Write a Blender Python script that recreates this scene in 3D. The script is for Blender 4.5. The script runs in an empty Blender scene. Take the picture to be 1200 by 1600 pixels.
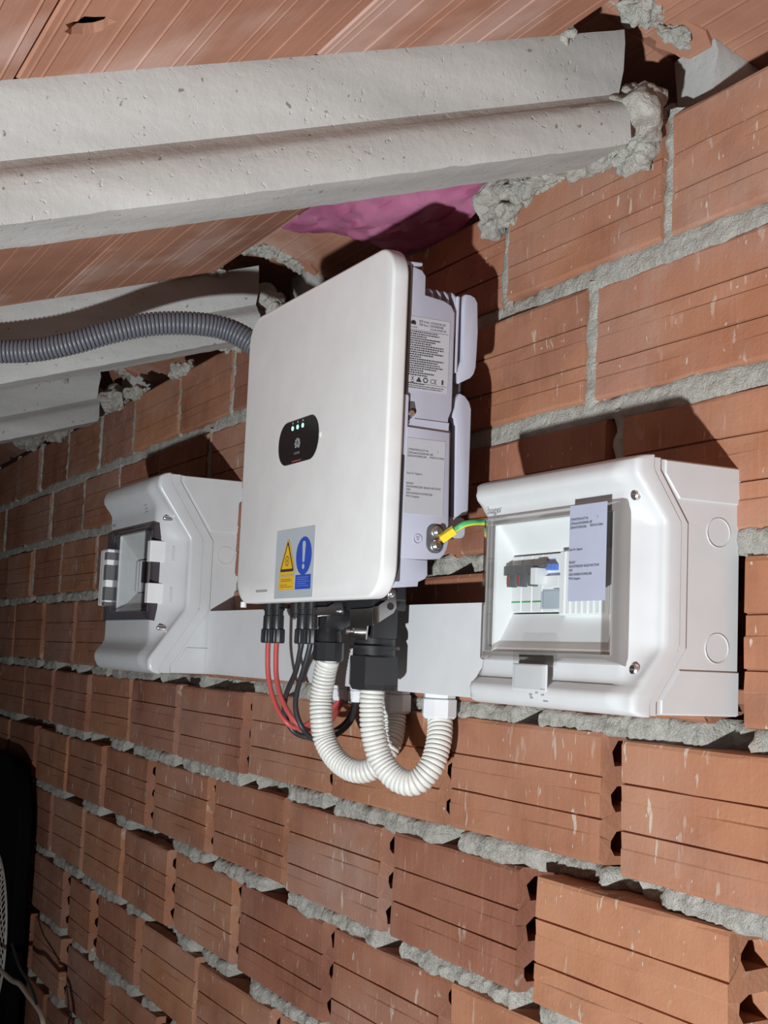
import bpy, bmesh, math, random
from mathutils import Vector, Matrix, noise
random.seed(7)
C = bpy.context.scene.collection
S = bpy.context.scene
PI = math.pi

# ------------------------------------------------------------------ camera
cam_d = bpy.data.cameras.new('camera')
cam = bpy.data.objects.new('camera', cam_d)
C.objects.link(cam)
cam_d.sensor_fit = 'VERTICAL'
cam_d.sensor_height = 36.0
cam_d.lens = 2100 / 1600 * 36.0
cam_d.clip_start = 0.02
RX, RY, RZ = (0.4534, -0.0761, -0.8880), (0.8903, 0.0846, 0.4474), (0.0411, -0.9935, 0.1061)
# columns of the camera matrix: right, up, back
right = Vector((RX[0], RY[0], RZ[0])).normalized()
down = Vector((RX[1], RY[1], RZ[1])).normalized()
fwd = Vector((RX[2], RY[2], RZ[2])).normalized()
right = down.cross(fwd).normalized()
down = fwd.cross(right).normalized()
M = Matrix((right, -down, -fwd)).transposed().to_4x4()
M.translation = Vector((0, -0.77, 0))
cam.matrix_world = M
S.camera = cam

# ------------------------------------------------------------------ world, lamp, exposure
w = bpy.data.worlds.new('world'); S.world = w; w.use_nodes = True
w.node_tree.nodes['Background'].inputs[0].default_value = (0.80, 0.86, 1.0, 1)
w.node_tree.nodes['Background'].inputs[1].default_value = 0.07
ld = bpy.data.lights.new('work_lamp', 'SPOT')
ld.spot_size = math.radians(88); ld.spot_blend = 1.0
ld.energy = 310.0
ld.color = (0.93, 0.975, 1.0)
ld.shadow_soft_size = 0.035
lamp = bpy.data.objects.new('work_lamp', ld); C.objects.link(lamp)
lamp.location = (0.29, -1.69, -0.98)
lamp.rotation_euler = (Vector((-1.0, 0, 0.06)) - Vector(lamp.location)).to_track_quat('-Z', 'Y').to_euler()
S.view_settings.view_transform = 'Standard'
S.view_settings.look = 'None'
S.view_settings.exposure = 0.0
S.view_settings.gamma = 1.0
S.view_settings.use_curve_mapping = False

# ------------------------------------------------------------------ materials
class NT:
    def __init__(s, name):
        s.m = bpy.data.materials.new(name); s.m.use_nodes = True
        s.t = s.m.node_tree; s.b = s.t.nodes['Principled BSDF']
    def n(s, typ, **kw):
        nd = s.t.nodes.new(typ)
        for k, v in kw.items():
            if k == 'ins':
                for kk, vv in v.items():
                    if isinstance(vv, bpy.types.NodeSocket): s.t.links.new(vv, nd.inputs[kk])
                    else: nd.inputs[kk].default_value = vv
            else: setattr(nd, k, v)
        return nd
    def link(s, a, b): s.t.links.new(a, b)
    def coord(s, scale=(1, 1, 1), rnd=True):
        tc = s.n('ShaderNodeTexCoord')
        mp = s.n('ShaderNodeMapping', ins={'Vector': tc.outputs['Object'], 'Scale': scale})
        if rnd:
            oi = s.n('ShaderNodeObjectInfo')
            ml = s.n('ShaderNodeMath', operation='MULTIPLY', ins={0: oi.outputs['Random'], 1: 37.0})
            s.link(ml.outputs[0], mp.inputs['Location'])
        return mp.outputs['Vector']
    def noise(s, vec, scale, detail=4, rough=0.55):
        return s.n('ShaderNodeTexNoise', ins={'Vector': vec, 'Scale': scale, 'Detail': detail, 'Roughness': rough}).outputs['Fac']
    def ramp(s, fac, stops):
        r = s.n('ShaderNodeValToRGB', ins={'Fac': fac})
        el = r.color_ramp.elements
        while len(el) < len(stops): el.new(0.5)
        for e, (p, c) in zip(el, stops):
            e.position = p; e.color = c if len(c) == 4 else (*c, 1)
        return r.outputs['Color']
    def mix(s, fac, a, b, mode='MIX'):
        mx = s.n('ShaderNodeMix', data_type='RGBA', blend_type=mode)
        for k, v in ((0, fac), (6, a), (7, b)):
            if isinstance(v, bpy.types.NodeSocket): s.link(v, mx.inputs[k])
            else: mx.inputs[k].default_value = v if k == 0 or len(v) == 4 else (*v, 1)
        return mx.outputs[2]
    def math(s, op, a, b=0.0):
        return s.n('ShaderNodeMath', operation=op, ins={0: a, 1: b}).outputs[0]
    def bump(s, h, strength, dist):
        bp = s.n('ShaderNodeBump', ins={'Height': h, 'Strength': strength, 'Distance': dist})
        s.link(bp.outputs['Normal'], s.b.inputs['Normal'])
    def color(s, c):
        if isinstance(c, bpy.types.NodeSocket): s.link(c, s.b.inputs['Base Color'])
        else: s.b.inputs['Base Color'].default_value = (*c, 1)
    def rough(s, r):
        if isinstance(r, bpy.types.NodeSocket): s.link(r, s.b.inputs['Roughness'])
        else: s.b.inputs['Roughness'].default_value = r

def plastic(name, col, rough=0.45, bump=0.0, metal=0.0, spec=0.5, var=0.03):
    t = NT(name)
    v = t.coord((1, 1, 1), False)
    nz = t.noise(v, 30, 3)
    a = tuple(max(0, c * (1 - var)) for c in col); b = tuple(min(1, c * (1 + var)) for c in col)
    t.color(t.ramp(nz, [(0.3, a), (0.7, b)]))
    t.rough(rough); t.b.inputs['Metallic'].default_value = metal
    t.b.inputs['Specular IOR Level'].default_value = spec
    if bump: t.bump(t.noise(v, 1500, 2), bump, 0.0004)
    return t.m

def brick_material():
    t = NT('terracotta_brick')
    v = t.coord()
    oi = t.n('ShaderNodeObjectInfo')
    base = t.ramp(t.noise(v, 9, 4), [(0.25, (0.26, 0.110, 0.064)), (0.5, (0.385, 0.172, 0.099)), (0.78, (0.455, 0.222, 0.132))])
    tint = t.ramp(oi.outputs['Random'], [(0.0, (0.72, 0.66, 0.72)), (0.3, (1.0, 0.98, 0.92)), (0.5, (0.82, 0.76, 0.80)), (0.75, (1.12, 1.12, 1.02)), (1.0, (0.80, 0.76, 0.78))])
    c = t.mix(1.0, base, tint, 'MULTIPLY')
    # vertical drag streaks and dusty bloom
    sv = t.coord((220, 40, 9))
    st = t.noise(sv, 1.0, 3)
    c = t.mix(t.math('MULTIPLY', t.ramp(st, [(0.5, (0, 0, 0)), (0.75, (1, 1, 1))]), 0.18), c, (0.47, 0.26, 0.17))
    bl = t.noise(t.coord((1, 1, 1)), 14, 5, 0.65)
    dust = t.ramp(t.math('FRACT', t.math('MULTIPLY', oi.outputs['Random'], 7.3)), [(0.35, (0.25, 0.25, 0.25)), (0.9, (0.85, 0.85, 0.85))])
    bl2 = t.ramp(t.noise(t.coord((3, 3, 7)), 1.0, 3), [(0.40, (0, 0, 0)), (0.62, (0.55, 0.55, 0.55))])
    bl = t.math('ADD', t.math('MULTIPLY', t.ramp(bl, [(0.52, (0, 0, 0)), (0.75, (1, 1, 1))]), 0.5), bl2)
    c = t.mix(t.math('MULTIPLY', t.math('MULTIPLY', bl, dust), 0.55), c, (0.47, 0.37, 0.33))
    # lime splashes and drips
    d1 = t.noise(t.coord((105, 30, 30)), 1.0, 2, 0.5)
    d2 = t.noise(t.coord((5, 5, 5)), 1.6, 2)
    dm = t.math('MULTIPLY', t.ramp(d1, [(0.655, (0, 0, 0)), (0.70, (1, 1, 1))]), t.ramp(d2, [(0.40, (0.0, 0, 0)), (0.60, (1, 1, 1))]))
    s1 = t.ramp(t.noise(t.coord((1, 1, 0.6)), 150, 1), [(0.745, (0, 0, 0)), (0.77, (1, 1, 1))])
    mk = t.math('MAXIMUM', dm, s1)
    c = t.mix(t.math('MULTIPLY', mk, 0.62), c, (0.62, 0.56, 0.48))
    t.color(c); t.rough(0.9); t.b.inputs['Specular IOR Level'].default_value = 0.2
    h = t.math('ADD', t.math('MULTIPLY', st, 0.3), t.noise(v, 260, 4))
    h = t.math('ADD', h, t.math('MULTIPLY', mk, 0.8))
    t.bump(h, 0.5, 0.0012)
    return t.m

def mortar_material(name='lime_mortar', k=1.0):
    t = NT(name)
    v = t.coord((1, 1, 1), False)
    c = t.ramp(t.noise(v, 45, 6, 0.7), [(0.25, (0.36 * k, 0.345 * k, 0.30 * k)), (0.5, (0.50 * k, 0.485 * k, 0.435 * k)), (0.75, (0.62 * k, 0.61 * k, 0.555 * k))])
    c = t.mix(t.math('MULTIPLY', t.ramp(t.noise(v, 9, 4), [(0.6, (0, 0, 0)), (0.72, (1, 1, 1))]), 0.35), c, (0.42, 0.27, 0.18))
    t.color(c); t.rough(0.95); t.b.inputs['Specular IOR Level'].default_value = 0.15
    h = t.math('ADD', t.noise(v, 160, 6, 0.7), t.math('MULTIPLY', t.noise(v, 600, 3), 0.35))
    t.bump(h, 1.0, 0.006)
    return t.m

def concrete_material():
    t = NT('cast_concrete')
    v = t.coord((1, 1, 1))
    sv = t.coord((4, 0.6, 4))
    c = t.ramp(t.noise(sv, 4, 5, 0.6), [(0.3, (0.34, 0.345, 0.33)), (0.55, (0.44, 0.445, 0.43)), (0.75, (0.51, 0.515, 0.50))])
    c = t.mix(t.math('MULTIPLY', t.ramp(t.noise(v, 110, 2), [(0.70, (0, 0, 0)), (0.74, (1, 1, 1))]), 0.8), c, (0.16, 0.14, 0.12))
    t.color(c); t.rough(0.9); t.b.inputs['Specular IOR Level'].default_value = 0.2
    h = t.math('ADD', t.noise(v, 60, 5, 0.65), t.math('MULTIPLY', t.ramp(t.noise(v, 140, 2), [(0.66, (1, 1, 1)), (0.74, (0, 0, 0))]), 0.8))
    t.bump(h, 0.35, 0.0028)
    return t.m

def slab_material():
    t = NT('terracotta_slab')
    v = t.coord()
    oi = t.n('ShaderNodeObjectInfo')
    base = t.ramp(t.noise(v, 5, 5, 0.6), [(0.3, (0.30, 0.138, 0.088)), (0.6, (0.40, 0.198, 0.130)), (0.8, (0.44, 0.235, 0.162))])
    ef = t.ramp(t.noise(t.coord((1.0, 1.6, 1)), 3.2, 4, 0.55), [(0.50, (0, 0, 0)), (0.60, (1, 1, 1))])
    c = t.mix(t.math('MULTIPLY', ef, 0.55), base, (0.56, 0.40, 0.35))
    sv = t.coord((5, 300, 1))
    st = t.ramp(t.noise(sv, 1.0, 3), [(0.52, (0, 0, 0)), (0.7, (1, 1, 1))])
    c = t.mix(t.math('MULTIPLY', st, 0.10), c, (0.60, 0.40, 0.31))
    t.color(c); t.rough(0.9); t.b.inputs['Specular IOR Level'].default_value = 0.2
    t.bump(t.math('ADD', t.noise(v, 220, 4), t.math('MULTIPLY', st, 0.4)), 0.2, 0.001)
    return t.m

def earthy(name, a, b, scale=8):
    t = NT(name); v = t.coord((1, 1, 1), False)
    t.color(t.ramp(t.noise(v, scale, 5, 0.6), [(0.3, a), (0.7, b)])); t.rough(0.95)
    t.bump(t.noise(v, scale * 8, 4), 0.5, 0.01)
    return t.m

def clear(name, tint=(0.96, 0.97, 0.97), gloss=1.0, haze=0.0):
    t = NT(name)
    t.t.nodes.remove(t.b)
    out = t.t.nodes['Material Output']
    v = t.coord((1, 1, 1), False)
    tr = t.n('ShaderNodeBsdfTransparent', ins={'Color': t.ramp(t.noise(v, 12, 3), [(0.3, tuple(x * 0.97 for x in tint)), (0.7, tint)])})
    gl = t.n('ShaderNodeBsdfGlossy', ins={'Color': (1, 1, 1, 1), 'Roughness': 0.06})
    fr = t.n('ShaderNodeLayerWeight', ins={'Blend': 0.5})
    fc = t.math('ADD', t.math('MULTIPLY', t.math('POWER', fr.outputs['Facing'], 5.0), 0.55), 0.03)
    m1 = t.n('ShaderNodeMixShader', ins={0: t.math('MULTIPLY', fc, gloss), 1: tr.outputs[0], 2: gl.outputs[0]})
    df = t.n('ShaderNodeBsdfDiffuse', ins={'Color': (0.75, 0.76, 0.77, 1)})
    m2 = t.n('ShaderNodeMixShader', ins={0: haze, 1: m1.outputs[0], 2: df.outputs[0]})
    t.link(m2.outputs[0], out.inputs['Surface'])
    return t.m

def emit(name, col, k):
    t = NT(name); t.color((0.02, 0.02, 0.02))
    v = t.coord((1, 1, 1), False)
    t.link(t.ramp(t.noise(v, 900, 1), [(0.2, tuple(c * 0.9 for c in col)), (0.8, col)]), t.b.inputs['Emission Color'])
    t.b.inputs['Emission Strength'].default_value = k
    return t.m

BRICK = brick_material(); MORTAR = mortar_material(); CONC = concrete_material(); SLAB = slab_material()
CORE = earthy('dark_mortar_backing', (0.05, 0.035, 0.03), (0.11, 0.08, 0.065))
EARTH = earthy('concrete_floor', (0.16, 0.15, 0.14), (0.30, 0.28, 0.26), 3)
COVER = plastic('white_coated_metal', (0.80, 0.805, 0.80), 0.42)
BODY = plastic('lavender_grey_coated_metal', (0.50, 0.505, 0.60), 0.5)
BODYD = plastic('dark_grey_casting', (0.10, 0.095, 0.10), 0.6)
BOX = plastic('light_grey_plastic', (0.60, 0.615, 0.625), 0.32)
DUCT = plastic('white_plastic_duct', (0.72, 0.735, 0.75), 0.38)
GLAND = plastic('pale_grey_nylon', (0.70, 0.72, 0.74), 0.4)
FLEX = plastic('pale_grey_flex_plastic', (0.72, 0.72, 0.68), 0.4)
FLEXG = plastic('mid_grey_flex_plastic', (0.125, 0.13, 0.15), 0.4)
BLACK = plastic('black_nylon', (0.022, 0.022, 0.024), 0.38)
BLKC = plastic('black_cable_sheath', (0.03, 0.03, 0.035), 0.45)
REDC = plastic('red_cable_sheath', (0.50, 0.085, 0.08), 0.42)
STEEL = plastic('stainless_steel', (0.62, 0.60, 0.58), 0.25, metal=1.0)
ZINC = plastic('zinc_screw', (0.70, 0.70, 0.70), 0.3, metal=1.0)
DISP = plastic('black_display_glass', (0.012, 0.012, 0.014), 0.12)
SILV = plastic('silver_label_film', (0.50, 0.50, 0.53), 0.5)
SILB = plastic('blue_silver_label_film', (0.43, 0.46, 0.58), 0.45)
STICK = plastic('grey_warning_sticker', (0.45, 0.50, 0.54), 0.5)
YEL = plastic('warning_yellow', (0.78, 0.47, 0.03), 0.5)
BLU = plastic('sign_blue', (0.03, 0.08, 0.46), 0.5)
INK = plastic('black_ink', (0.035, 0.035, 0.04), 0.6)
INKG = plastic('grey_ink', (0.32, 0.33, 0.35), 0.6)
INKY = plastic('ochre_ink', (0.32, 0.20, 0.02), 0.6)
INKB = plastic('pale_blue_ink', (0.12, 0.20, 0.55), 0.6)
WHITE = plastic('bright_white_plastic', (0.84, 0.85, 0.85), 0.4)
GREYP = plastic('dark_grey_plastic', (0.13, 0.13, 0.135), 0.45)
GRN = plastic('green_stripe', (0.06, 0.38, 0.12), 0.5)
BLUB = plastic('blue_button', (0.12, 0.24, 0.68), 0.4)
REDW = plastic('red_indicator', (0.33, 0.06, 0.04), 0.5)
EGRN = plastic('earth_wire_green', (0.09, 0.48, 0.16), 0.4)
EYEL = plastic('earth_wire_yellow', (0.72, 0.75, 0.10), 0.4)
FERR = plastic('yellow_ferrule', (0.85, 0.62, 0.02), 0.4)
COPR = plastic('bare_copper', (0.55, 0.27, 0.15), 0.35, metal=1.0)
CREAM = plastic('beige_cable_sheath', (0.50, 0.45, 0.36), 0.5)
WIREM = plastic('pale_wire_mesh', (0.62, 0.60, 0.55), 0.5)
MATTE = plastic('matt_black_housing', (0.004, 0.004, 0.004), 0.8, spec=0.08)
CLEAR = clear('clear_polycarbonate')
CLEARF = clear('clear_polycarbonate_rim', (0.66, 0.63, 0.61), 2.2)
SMOKE = clear('smoked_polycarbonate', (0.36, 0.33, 0.345), 1.4)
HAZE = clear('hazy_polycarbonate', (0.72, 0.78, 0.84), 1.0, 0.25)
LED = emit('green_led', (0.35, 1.0, 0.72), 2.2)

def pink_material():
    t = NT('pink_plastic_sheet'); v = t.coord((1, 1, 1), False)
    t.color(t.ramp(t.noise(v, 9, 4), [(0.3, (0.62, 0.16, 0.34)), (0.7, (0.82, 0.34, 0.54))]))
    t.rough(0.38); t.bump(t.noise(v, 30, 3), 0.4, 0.006)
    return t.m
PINK = pink_material()

# ------------------------------------------------------------------ object helpers
WL = {}                                                     # world location of every parent
def link(o, name, parent=None, wl=(0, 0, 0)):
    C.objects.link(o)
    WL[o.name] = Vector(wl)
    if parent is not None:
        o.parent = parent
        o.location = Vector(wl) - WL[parent.name]
    else:
        o.location = wl
    return o
def obj(name, bm, mat, parent=None, origin=None, smooth=None):
    """link a bmesh given in world coordinates as one mesh object"""
    if origin is None: origin = WL[parent.name] if parent is not None else Vector((0, 0, 0))
    origin = Vector(origin)
    bmesh.ops.translate(bm, verts=bm.verts[:], vec=-origin)
    bmesh.ops.recalc_face_normals(bm, faces=bm.faces[:])
    me = bpy.data.meshes.new(name)
    bm.to_mesh(me); bm.free()
    for m in (mat if isinstance(mat, (list, tuple)) else [mat]): me.materials.append(m)
    if smooth is not None:
        for p in me.polygons: p.use_smooth = True
        me.set_sharp_from_angle(angle=math.radians(smooth))
    o = bpy.data.objects.new(name, me)
    if name in ('printed_text', 'small_print', 'serial_print', 'approval_marks', 'moulded_marks', 'lettering', 'icon'): o['kind'] = 'stuff'
    return link(o, name, parent, origin)
def tag(o, label=None, cat=None, group=None, kind=None):
    if label: o['label'] = label
    if cat: o['category'] = cat
    if group: o['group'] = group
    if kind: o['kind'] = kind
    return o
def thing(name, label, cat, loc, group=None):
    o = bpy.data.objects.new(name, None); o.empty_display_size = 0.03
    link(o, name, None, loc)
    return tag(o, label, cat, group)
def copy_obj(o, name, parent, wl):
    c = o.copy(); C.objects.link(c); WL[c.name] = Vector(wl)
    if parent is not None:
        c.parent = parent; c.location = Vector(wl) - WL[parent.name]
    else: c.location = wl
    return c

def bm_box(x0, x1, y0, y1, z0, z1, bev=0.0, seg=2, bm=None):
    own = bm is None
    b = bmesh.new()
    vs = [b.verts.new((x, y, z)) for x in (x0, x1) for y in (y0, y1) for z in (z0, z1)]
    for f in ((0, 1, 3, 2), (4, 6, 7, 5), (0, 4, 5, 1), (2, 3, 7, 6), (0, 2, 6, 4), (1, 5, 7, 3)):
        b.faces.new([vs[i] for i in f])
    bmesh.ops.recalc_face_normals(b, faces=b.faces[:])
    if bev: bmesh.ops.bevel(b, geom=b.edges[:], offset=bev, segments=seg, profile=0.5, affect='EDGES')
    if own: return b
    merge(bm, b); return bm
def merge(bm, b):
    me = bpy.data.meshes.new('tmp'); b.to_mesh(me); b.free(); bm.from_mesh(me); bpy.data.meshes.remove(me)
def bm_prism(pts, a0, a1, axis='x', bev=0.0, seg=2, bm=None):
    """polygon pts extruded along an axis. axis x: pts are (y,z); y: (x,z); z: (x,y)"""
    own = bm is None
    b = bmesh.new()
    def P(p, a):
        return {'x': (a, p[0], p[1]), 'y': (p[0], a, p[1]), 'z': (p[0], p[1], a)}[axis]
    v0 = [b.verts.new(P(p, a0)) for p in pts]; v1 = [b.verts.new(P(p, a1)) for p in pts]
    n = len(pts)
    b.faces.new(v0); b.faces.new(v1[::-1])
    for i in range(n): b.faces.new((v0[i], v0[(i + 1) % n], v1[(i + 1) % n], v1[i]))
    bmesh.ops.recalc_face_normals(b, faces=b.faces[:])
    if bev:
        ed = [e for e in b.edges if all(len(f.verts) > 4 or len(pts) <= 4 for f in e.link_faces if f) or any(len(f.verts) == n and n > 4 for f in e.link_faces)]
        bmesh.ops.bevel(b, geom=ed, offset=bev, segments=seg, profile=0.5, affect='EDGES')
    if own: return b
    merge(bm, b); return bm
def rrect(x0, x1, z0, z1, r, n=8):
    out = []
    for cx, cz, a0 in ((x1 - r, z1 - r, 0), (x0 + r, z1 - r, 90), (x0 + r, z0 + r, 180), (x1 - r, z0 + r, 270)):
        for k in range(n + 1):
            a = math.radians(a0 + 90 * k / n); out.append((cx + r * math.cos(a), cz + r * math.sin(a)))
    return out
def circ(cx, cz, r, n=24, rz=None):
    rz = r if rz is None else rz
    return [(cx + r * math.cos(2 * PI * k / n), cz + rz * math.sin(2 * PI * k / n)) for k in range(n)]
def bm_lathe(prof, origin, axis='z', seg=24, bm=None, wave=0, wamp=0.0, flats=0):
    """prof list of (r, h) along the axis from origin"""
    own = bm is None
    b = bmesh.new(); rings = []
    for r, h in prof:
        ring = []
        for k in range(seg):
            a = 2 * PI * k / seg
            rr = r
            if wave: rr = r * (1 + wamp * math.cos(wave * a))
            if flats:
                s = PI / flats; aa = (a % (2 * s)) - s
                rr = r * math.cos(s) / math.cos(aa)
            u, v = rr * math.cos(a), rr * math.sin(a)
            p = {'z': (u, v, h), 'x': (h, u, v), 'y': (u, h, v)}[axis]
            ring.append(b.verts.new(Vector(origin) + Vector(p)))
        rings.append(ring)
    for i in range(len(rings) - 1):
        for k in range(seg):
            b.faces.new((rings[i][k], rings[i][(k + 1) % seg], rings[i + 1][(k + 1) % seg], rings[i + 1][k]))
    b.faces.new(rings[0]); b.faces.new(rings[-1])
    bmesh.ops.recalc_face_normals(b, faces=b.faces[:])
    if own: return b
    merge(bm, b); return bm
def spline(pts, step):
    pts = [Vector(p) for p in pts]
    ext = [pts[0] * 2 - pts[1]] + pts + [pts[-1] * 2 - pts[-2]]
    dense = []
    for i in range(1, len(ext) - 2):
        p0, p1, p2, p3 = ext[i - 1:i + 3]
        for k in range(24):
            t = k / 24
            dense.append(0.5 * ((2 * p1) + (p2 - p0) * t + (2 * p0 - 5 * p1 + 4 * p2 - p3) * t * t + (3 * p1 - p0 - 3 * p2 + p3) * t ** 3))
    dense.append(pts[-1])
    out = [dense[0]]; acc = 0; need = step
    for a, c in zip(dense, dense[1:]):
        l = (c - a).length; pos = 0
        while acc + (l - pos) >= need:
            pos += need - acc; acc = 0
            out.append(a.lerp(c, pos / l))
        acc += l - pos
    return out
def bm_tube(path, rad, seg=12, bm=None, mat_of=None):
    own = bm is None
    b = bmesh.new() if own else bm
    n = len(path); rings = []
    T = (path[1] - path[0]).normalized()
    up = Vector((0.13, 0.31, 0.94)) if abs(T.z) < 0.9 else Vector((0.9, 0.3, 0.1))
    N = (up - T * up.dot(T)).normalized()
    for i, p in enumerate(path):
        Tn = (path[min(i + 1, n - 1)] - path[max(i - 1, 0)]).normalized()
        N = (N - Tn * N.dot(Tn)).normalized(); B = Tn.cross(N)
        r = rad[i] if isinstance(rad, (list, tuple)) else rad
        rings.append([b.verts.new(p + (N * math.cos(2 * PI * k / seg) + B * math.sin(2 * PI * k / seg)) * r) for k in range(seg)])
    for i in range(n - 1):
        for k in range(seg):
            f = b.faces.new((rings[i][k], rings[i][(k + 1) % seg], rings[i + 1][(k + 1) % seg], rings[i + 1][k]))
            if mat_of: f.material_index = mat_of(i, k)
    b.faces.new(rings[0]); b.faces.new(rings[-1])
    return b
def bm_corrugated(pts, R, pitch, depth, seg=20):
    path = spline(pts, pitch / 7)
    prof = (0.0, 0.80, 0.96, 1.0, 1.0, 0.96, 0.80)
    rad = [R - depth * (1 - prof[i % 7]) for i in range(len(path))]
    return bm_tube(path, rad, seg)
def bm_text(body, size, x, y, z, plane='front', align='LEFT', sx=1.0, space=1.0):
    """flat lettering; plane front: reads along +X facing -Y, side: reads along +Y facing +X"""
    cu = bpy.data.curves.new('text', 'FONT'); cu.body = body; cu.size = size; cu.align_x = align
    cu.space_line = space; cu.resolution_u = 2
    o = bpy.data.objects.new('text', cu); C.objects.link(o)
    dg = bpy.context.evaluated_depsgraph_get(); dg.update()
    me = bpy.data.meshes.new_from_object(o.evaluated_get(dg))
    C.objects.unlink(o); bpy.data.objects.remove(o)
    b = bmesh.new(); b.from_mesh(me); bpy.data.meshes.remove(me)
    for v in b.verts:
        u, t = v.co.x * sx, v.co.y
        v.co = (x + u, y, z + t) if plane == 'front' else (x, y + u, z + t)
    return b
def fbm(p, f, o=4):
    return noise.fractal(Vector(p) * f, 1.0, 2.0, o)

# ------------------------------------------------------------------ THE SETTING: wall
X_L, X_R = -5.2, 0.9
FLOOR = -1.2
ZB = [0.522, 0.385, 0.2475, 0.107, -0.056, -0.2, -0.344, -0.494, -0.638, -0.785, -0.93, -1.075, -1.2]
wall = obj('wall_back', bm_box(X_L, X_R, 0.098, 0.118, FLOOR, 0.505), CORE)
tag(wall, 'rough hollow red brick wall behind the electrical equipment', 'wall', kind='structure')

def brick_mesh(seed, L=0.285, H=0.126, D=0.095):
    rnd = random.Random(seed)
    b = bmesh.new()
    t1, t2 = H / 3 + rnd.uniform(-.002, .002), 2 * H / 3 + rnd.uniform(-.002, .002)
    g, gd, q = 0.0011, 0.0030, 0.0005
    front = [(0.006, 0), (0.0015, 0.0015), (0, 0.005)]
    for tt in (t1, t2):
        front += [(0, tt - 0.017), (q, tt - 0.0155), (q, tt - g), (gd, tt - g * 0.5), (gd, tt + g * 0.5), (0, tt + g)]
    front += [(0, H - 0.005), (0.0015, H - 0.0015), (0.006, H)]
    prof = [Vector((0, y, z)) for y, z in front] + [Vector((0, D, H)), Vector((0, D, 0))]
    xs = [0, L]
    ends = []
    NX = 7
    cols = []
    for i in range(NX):
        x = L * i / (NX - 1)
        col = []
        for k, p in enumerate(prof):
            jy = rnd.uniform(-.0006, .0006) if k < len(front) else 0
            jx = rnd.uniform(-.0009, .0009) if i in (0, NX - 1) else 0
            col.append(b.verts.new((x + jx, p.y + jy, p.z + (rnd.uniform(-.0008, .0008) if k in (0, 1, 2, len(front) - 1, len(front) - 2) else 0))))
        cols.append(col)
    m = len(prof)
    for i in range(NX - 1):
        for k in range(m):
            b.faces.new((cols[i][k], cols[i][(k + 1) % m], cols[i + 1][(k + 1) % m], cols[i + 1][k]))
    # end faces with two columns of three D-shaped cells
    for i, sgn in ((0, 1), (NX - 1, -1)):
        x = L * i / (NX - 1)
        outer = cols[i]
        oe = [b.edges.get((outer[k], outer[(k + 1) % m])) for k in range(m)]
        loops = []; hole_edges = []
        for cy0, cy1 in ((0.013, 0.045), (0.054, 0.085)):
            for r in range(3):
                z0 = H * r / 3 + 0.0085; z1 = H * (r + 1) / 3 - 0.0085
                jj = [rnd.uniform(-.0017, .0017) for _ in range(16)]
                pl = [(cy0 + 0.004, z0), (cy1 - .003, z0 + .001), (cy1, z0 + .006), (cy1, z1 - .006), (cy1 - .004, z1), (cy0 + .008, z1 - .001), (cy0, z1 - 0.009), (cy0, z0 + 0.008)]
                lp = [b.verts.new((x + rnd.uniform(-.0003, .0003), y + jj[k], z + jj[k + 8])) for k, (y, z) in enumerate(pl)]
                es = [b.edges.new((lp[k], lp[(k + 1) % 8])) for k in range(8)]
                loops.append(lp); hole_edges += es
        bmesh.ops.triangle_fill(b, use_beauty=True, use_dissolve=False, edges=oe + hole_edges)
        for lp in loops:
            inn = [b.verts.new((x + sgn * 0.09, v.co.y, v.co.z)) for v in lp]
            for k in range(8): b.faces.new((lp[k], lp[(k + 1) % 8], inn[(k + 1) % 8], inn[k]))
            b.faces.new(inn)
    bmesh.ops.recalc_face_normals(b, faces=b.faces[:])
    me = bpy.data.meshes.new('brick'); b.to_mesh(me); b.free(); me.materials.append(BRICK)
    return me
BM = [brick_mesh(100 + k) for k in range(8)]

def tight(cs, w=0.014):
    out = []
    for c in cs:
        if isinstance(c, tuple): out.append(c)
        else: out.append((c - w / 2, c + w / 2))
    return out
ROWS = [
 tight([-0.967, (-1.26, -1.242), -1.54, -1.83, -2.113, -2.39, (-2.705, -2.675), -2.96, -3.255, -3.548, -3.837]),
 tight([-0.775, -1.085, -1.37, -1.65, -1.93, -2.215, -2.495, -2.78, -3.069, -3.388, -3.681, -3.964]),
 tight([-0.735, (-1.055, -1.029), -1.34, -1.65, -1.97, -2.29, -2.61, -2.928, -3.247, -3.557, -3.871], 0.026),
 tight([(-0.905, -0.858), -1.19, -1.5, -1.81, -2.13, -2.45, -2.77, -3.086, -3.4, -3.75], 0.03),
 tight([(-0.72, -0.69), (-1.055, -1.013), (-1.356, -1.334), (-1.679, -1.644), (-1.982, -1.95), (-2.317, -2.285), (-2.628, -2.584), (-2.93, -2.905), -3.244, -3.557], 0.026),
 tight([(-0.87, -0.828), (-1.193, -1.15), (-1.499, -1.468), (-1.816, -1.785), (-2.139, -2.1), (-2.464, -2.42), (-2.777, -2.739), (-3.08, -3.05), -3.386], 0.03),
 tight([(-1.02, -0.98), (-1.345, -1.315), (-1.66, -1.622), (-2.005, -1.958), (-2.315, -2.276), (-2.605, -2.575), (-2.91, -2.88), -3.181], 0.03),
 tight([(-1.18, -1.15), (-1.5, -1.47), (-1.818, -1.785), (-2.15, -2.118), (-2.485, -2.442), (-2.785, -2.742), (-3.03, -2.955), (-3.37, -3.306)], 0.03),
 tight([-1.36, -1.68, -2.0, -2.32, (-2.655, -2.62), (-3.003, -2.949), (-3.3, -3.27)], 0.034),
 tight([-1.2, -1.52, -1.84, -2.16, -2.48, -2.8, -3.12, -3.44], 0.034),
 tight([-1.36, -1.68, -2.0, -2.32, -2.64, -2.96, -3.28], 0.034),
 tight([-1.2, -1.52, -1.84, -2.16, -2.48, -2.8, -3.12, -3.44], 0.034),
]
rb = random.Random(5)
row_gaps = []
first_brick = None
MT = 0.0195                                                   # bed joint height
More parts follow.
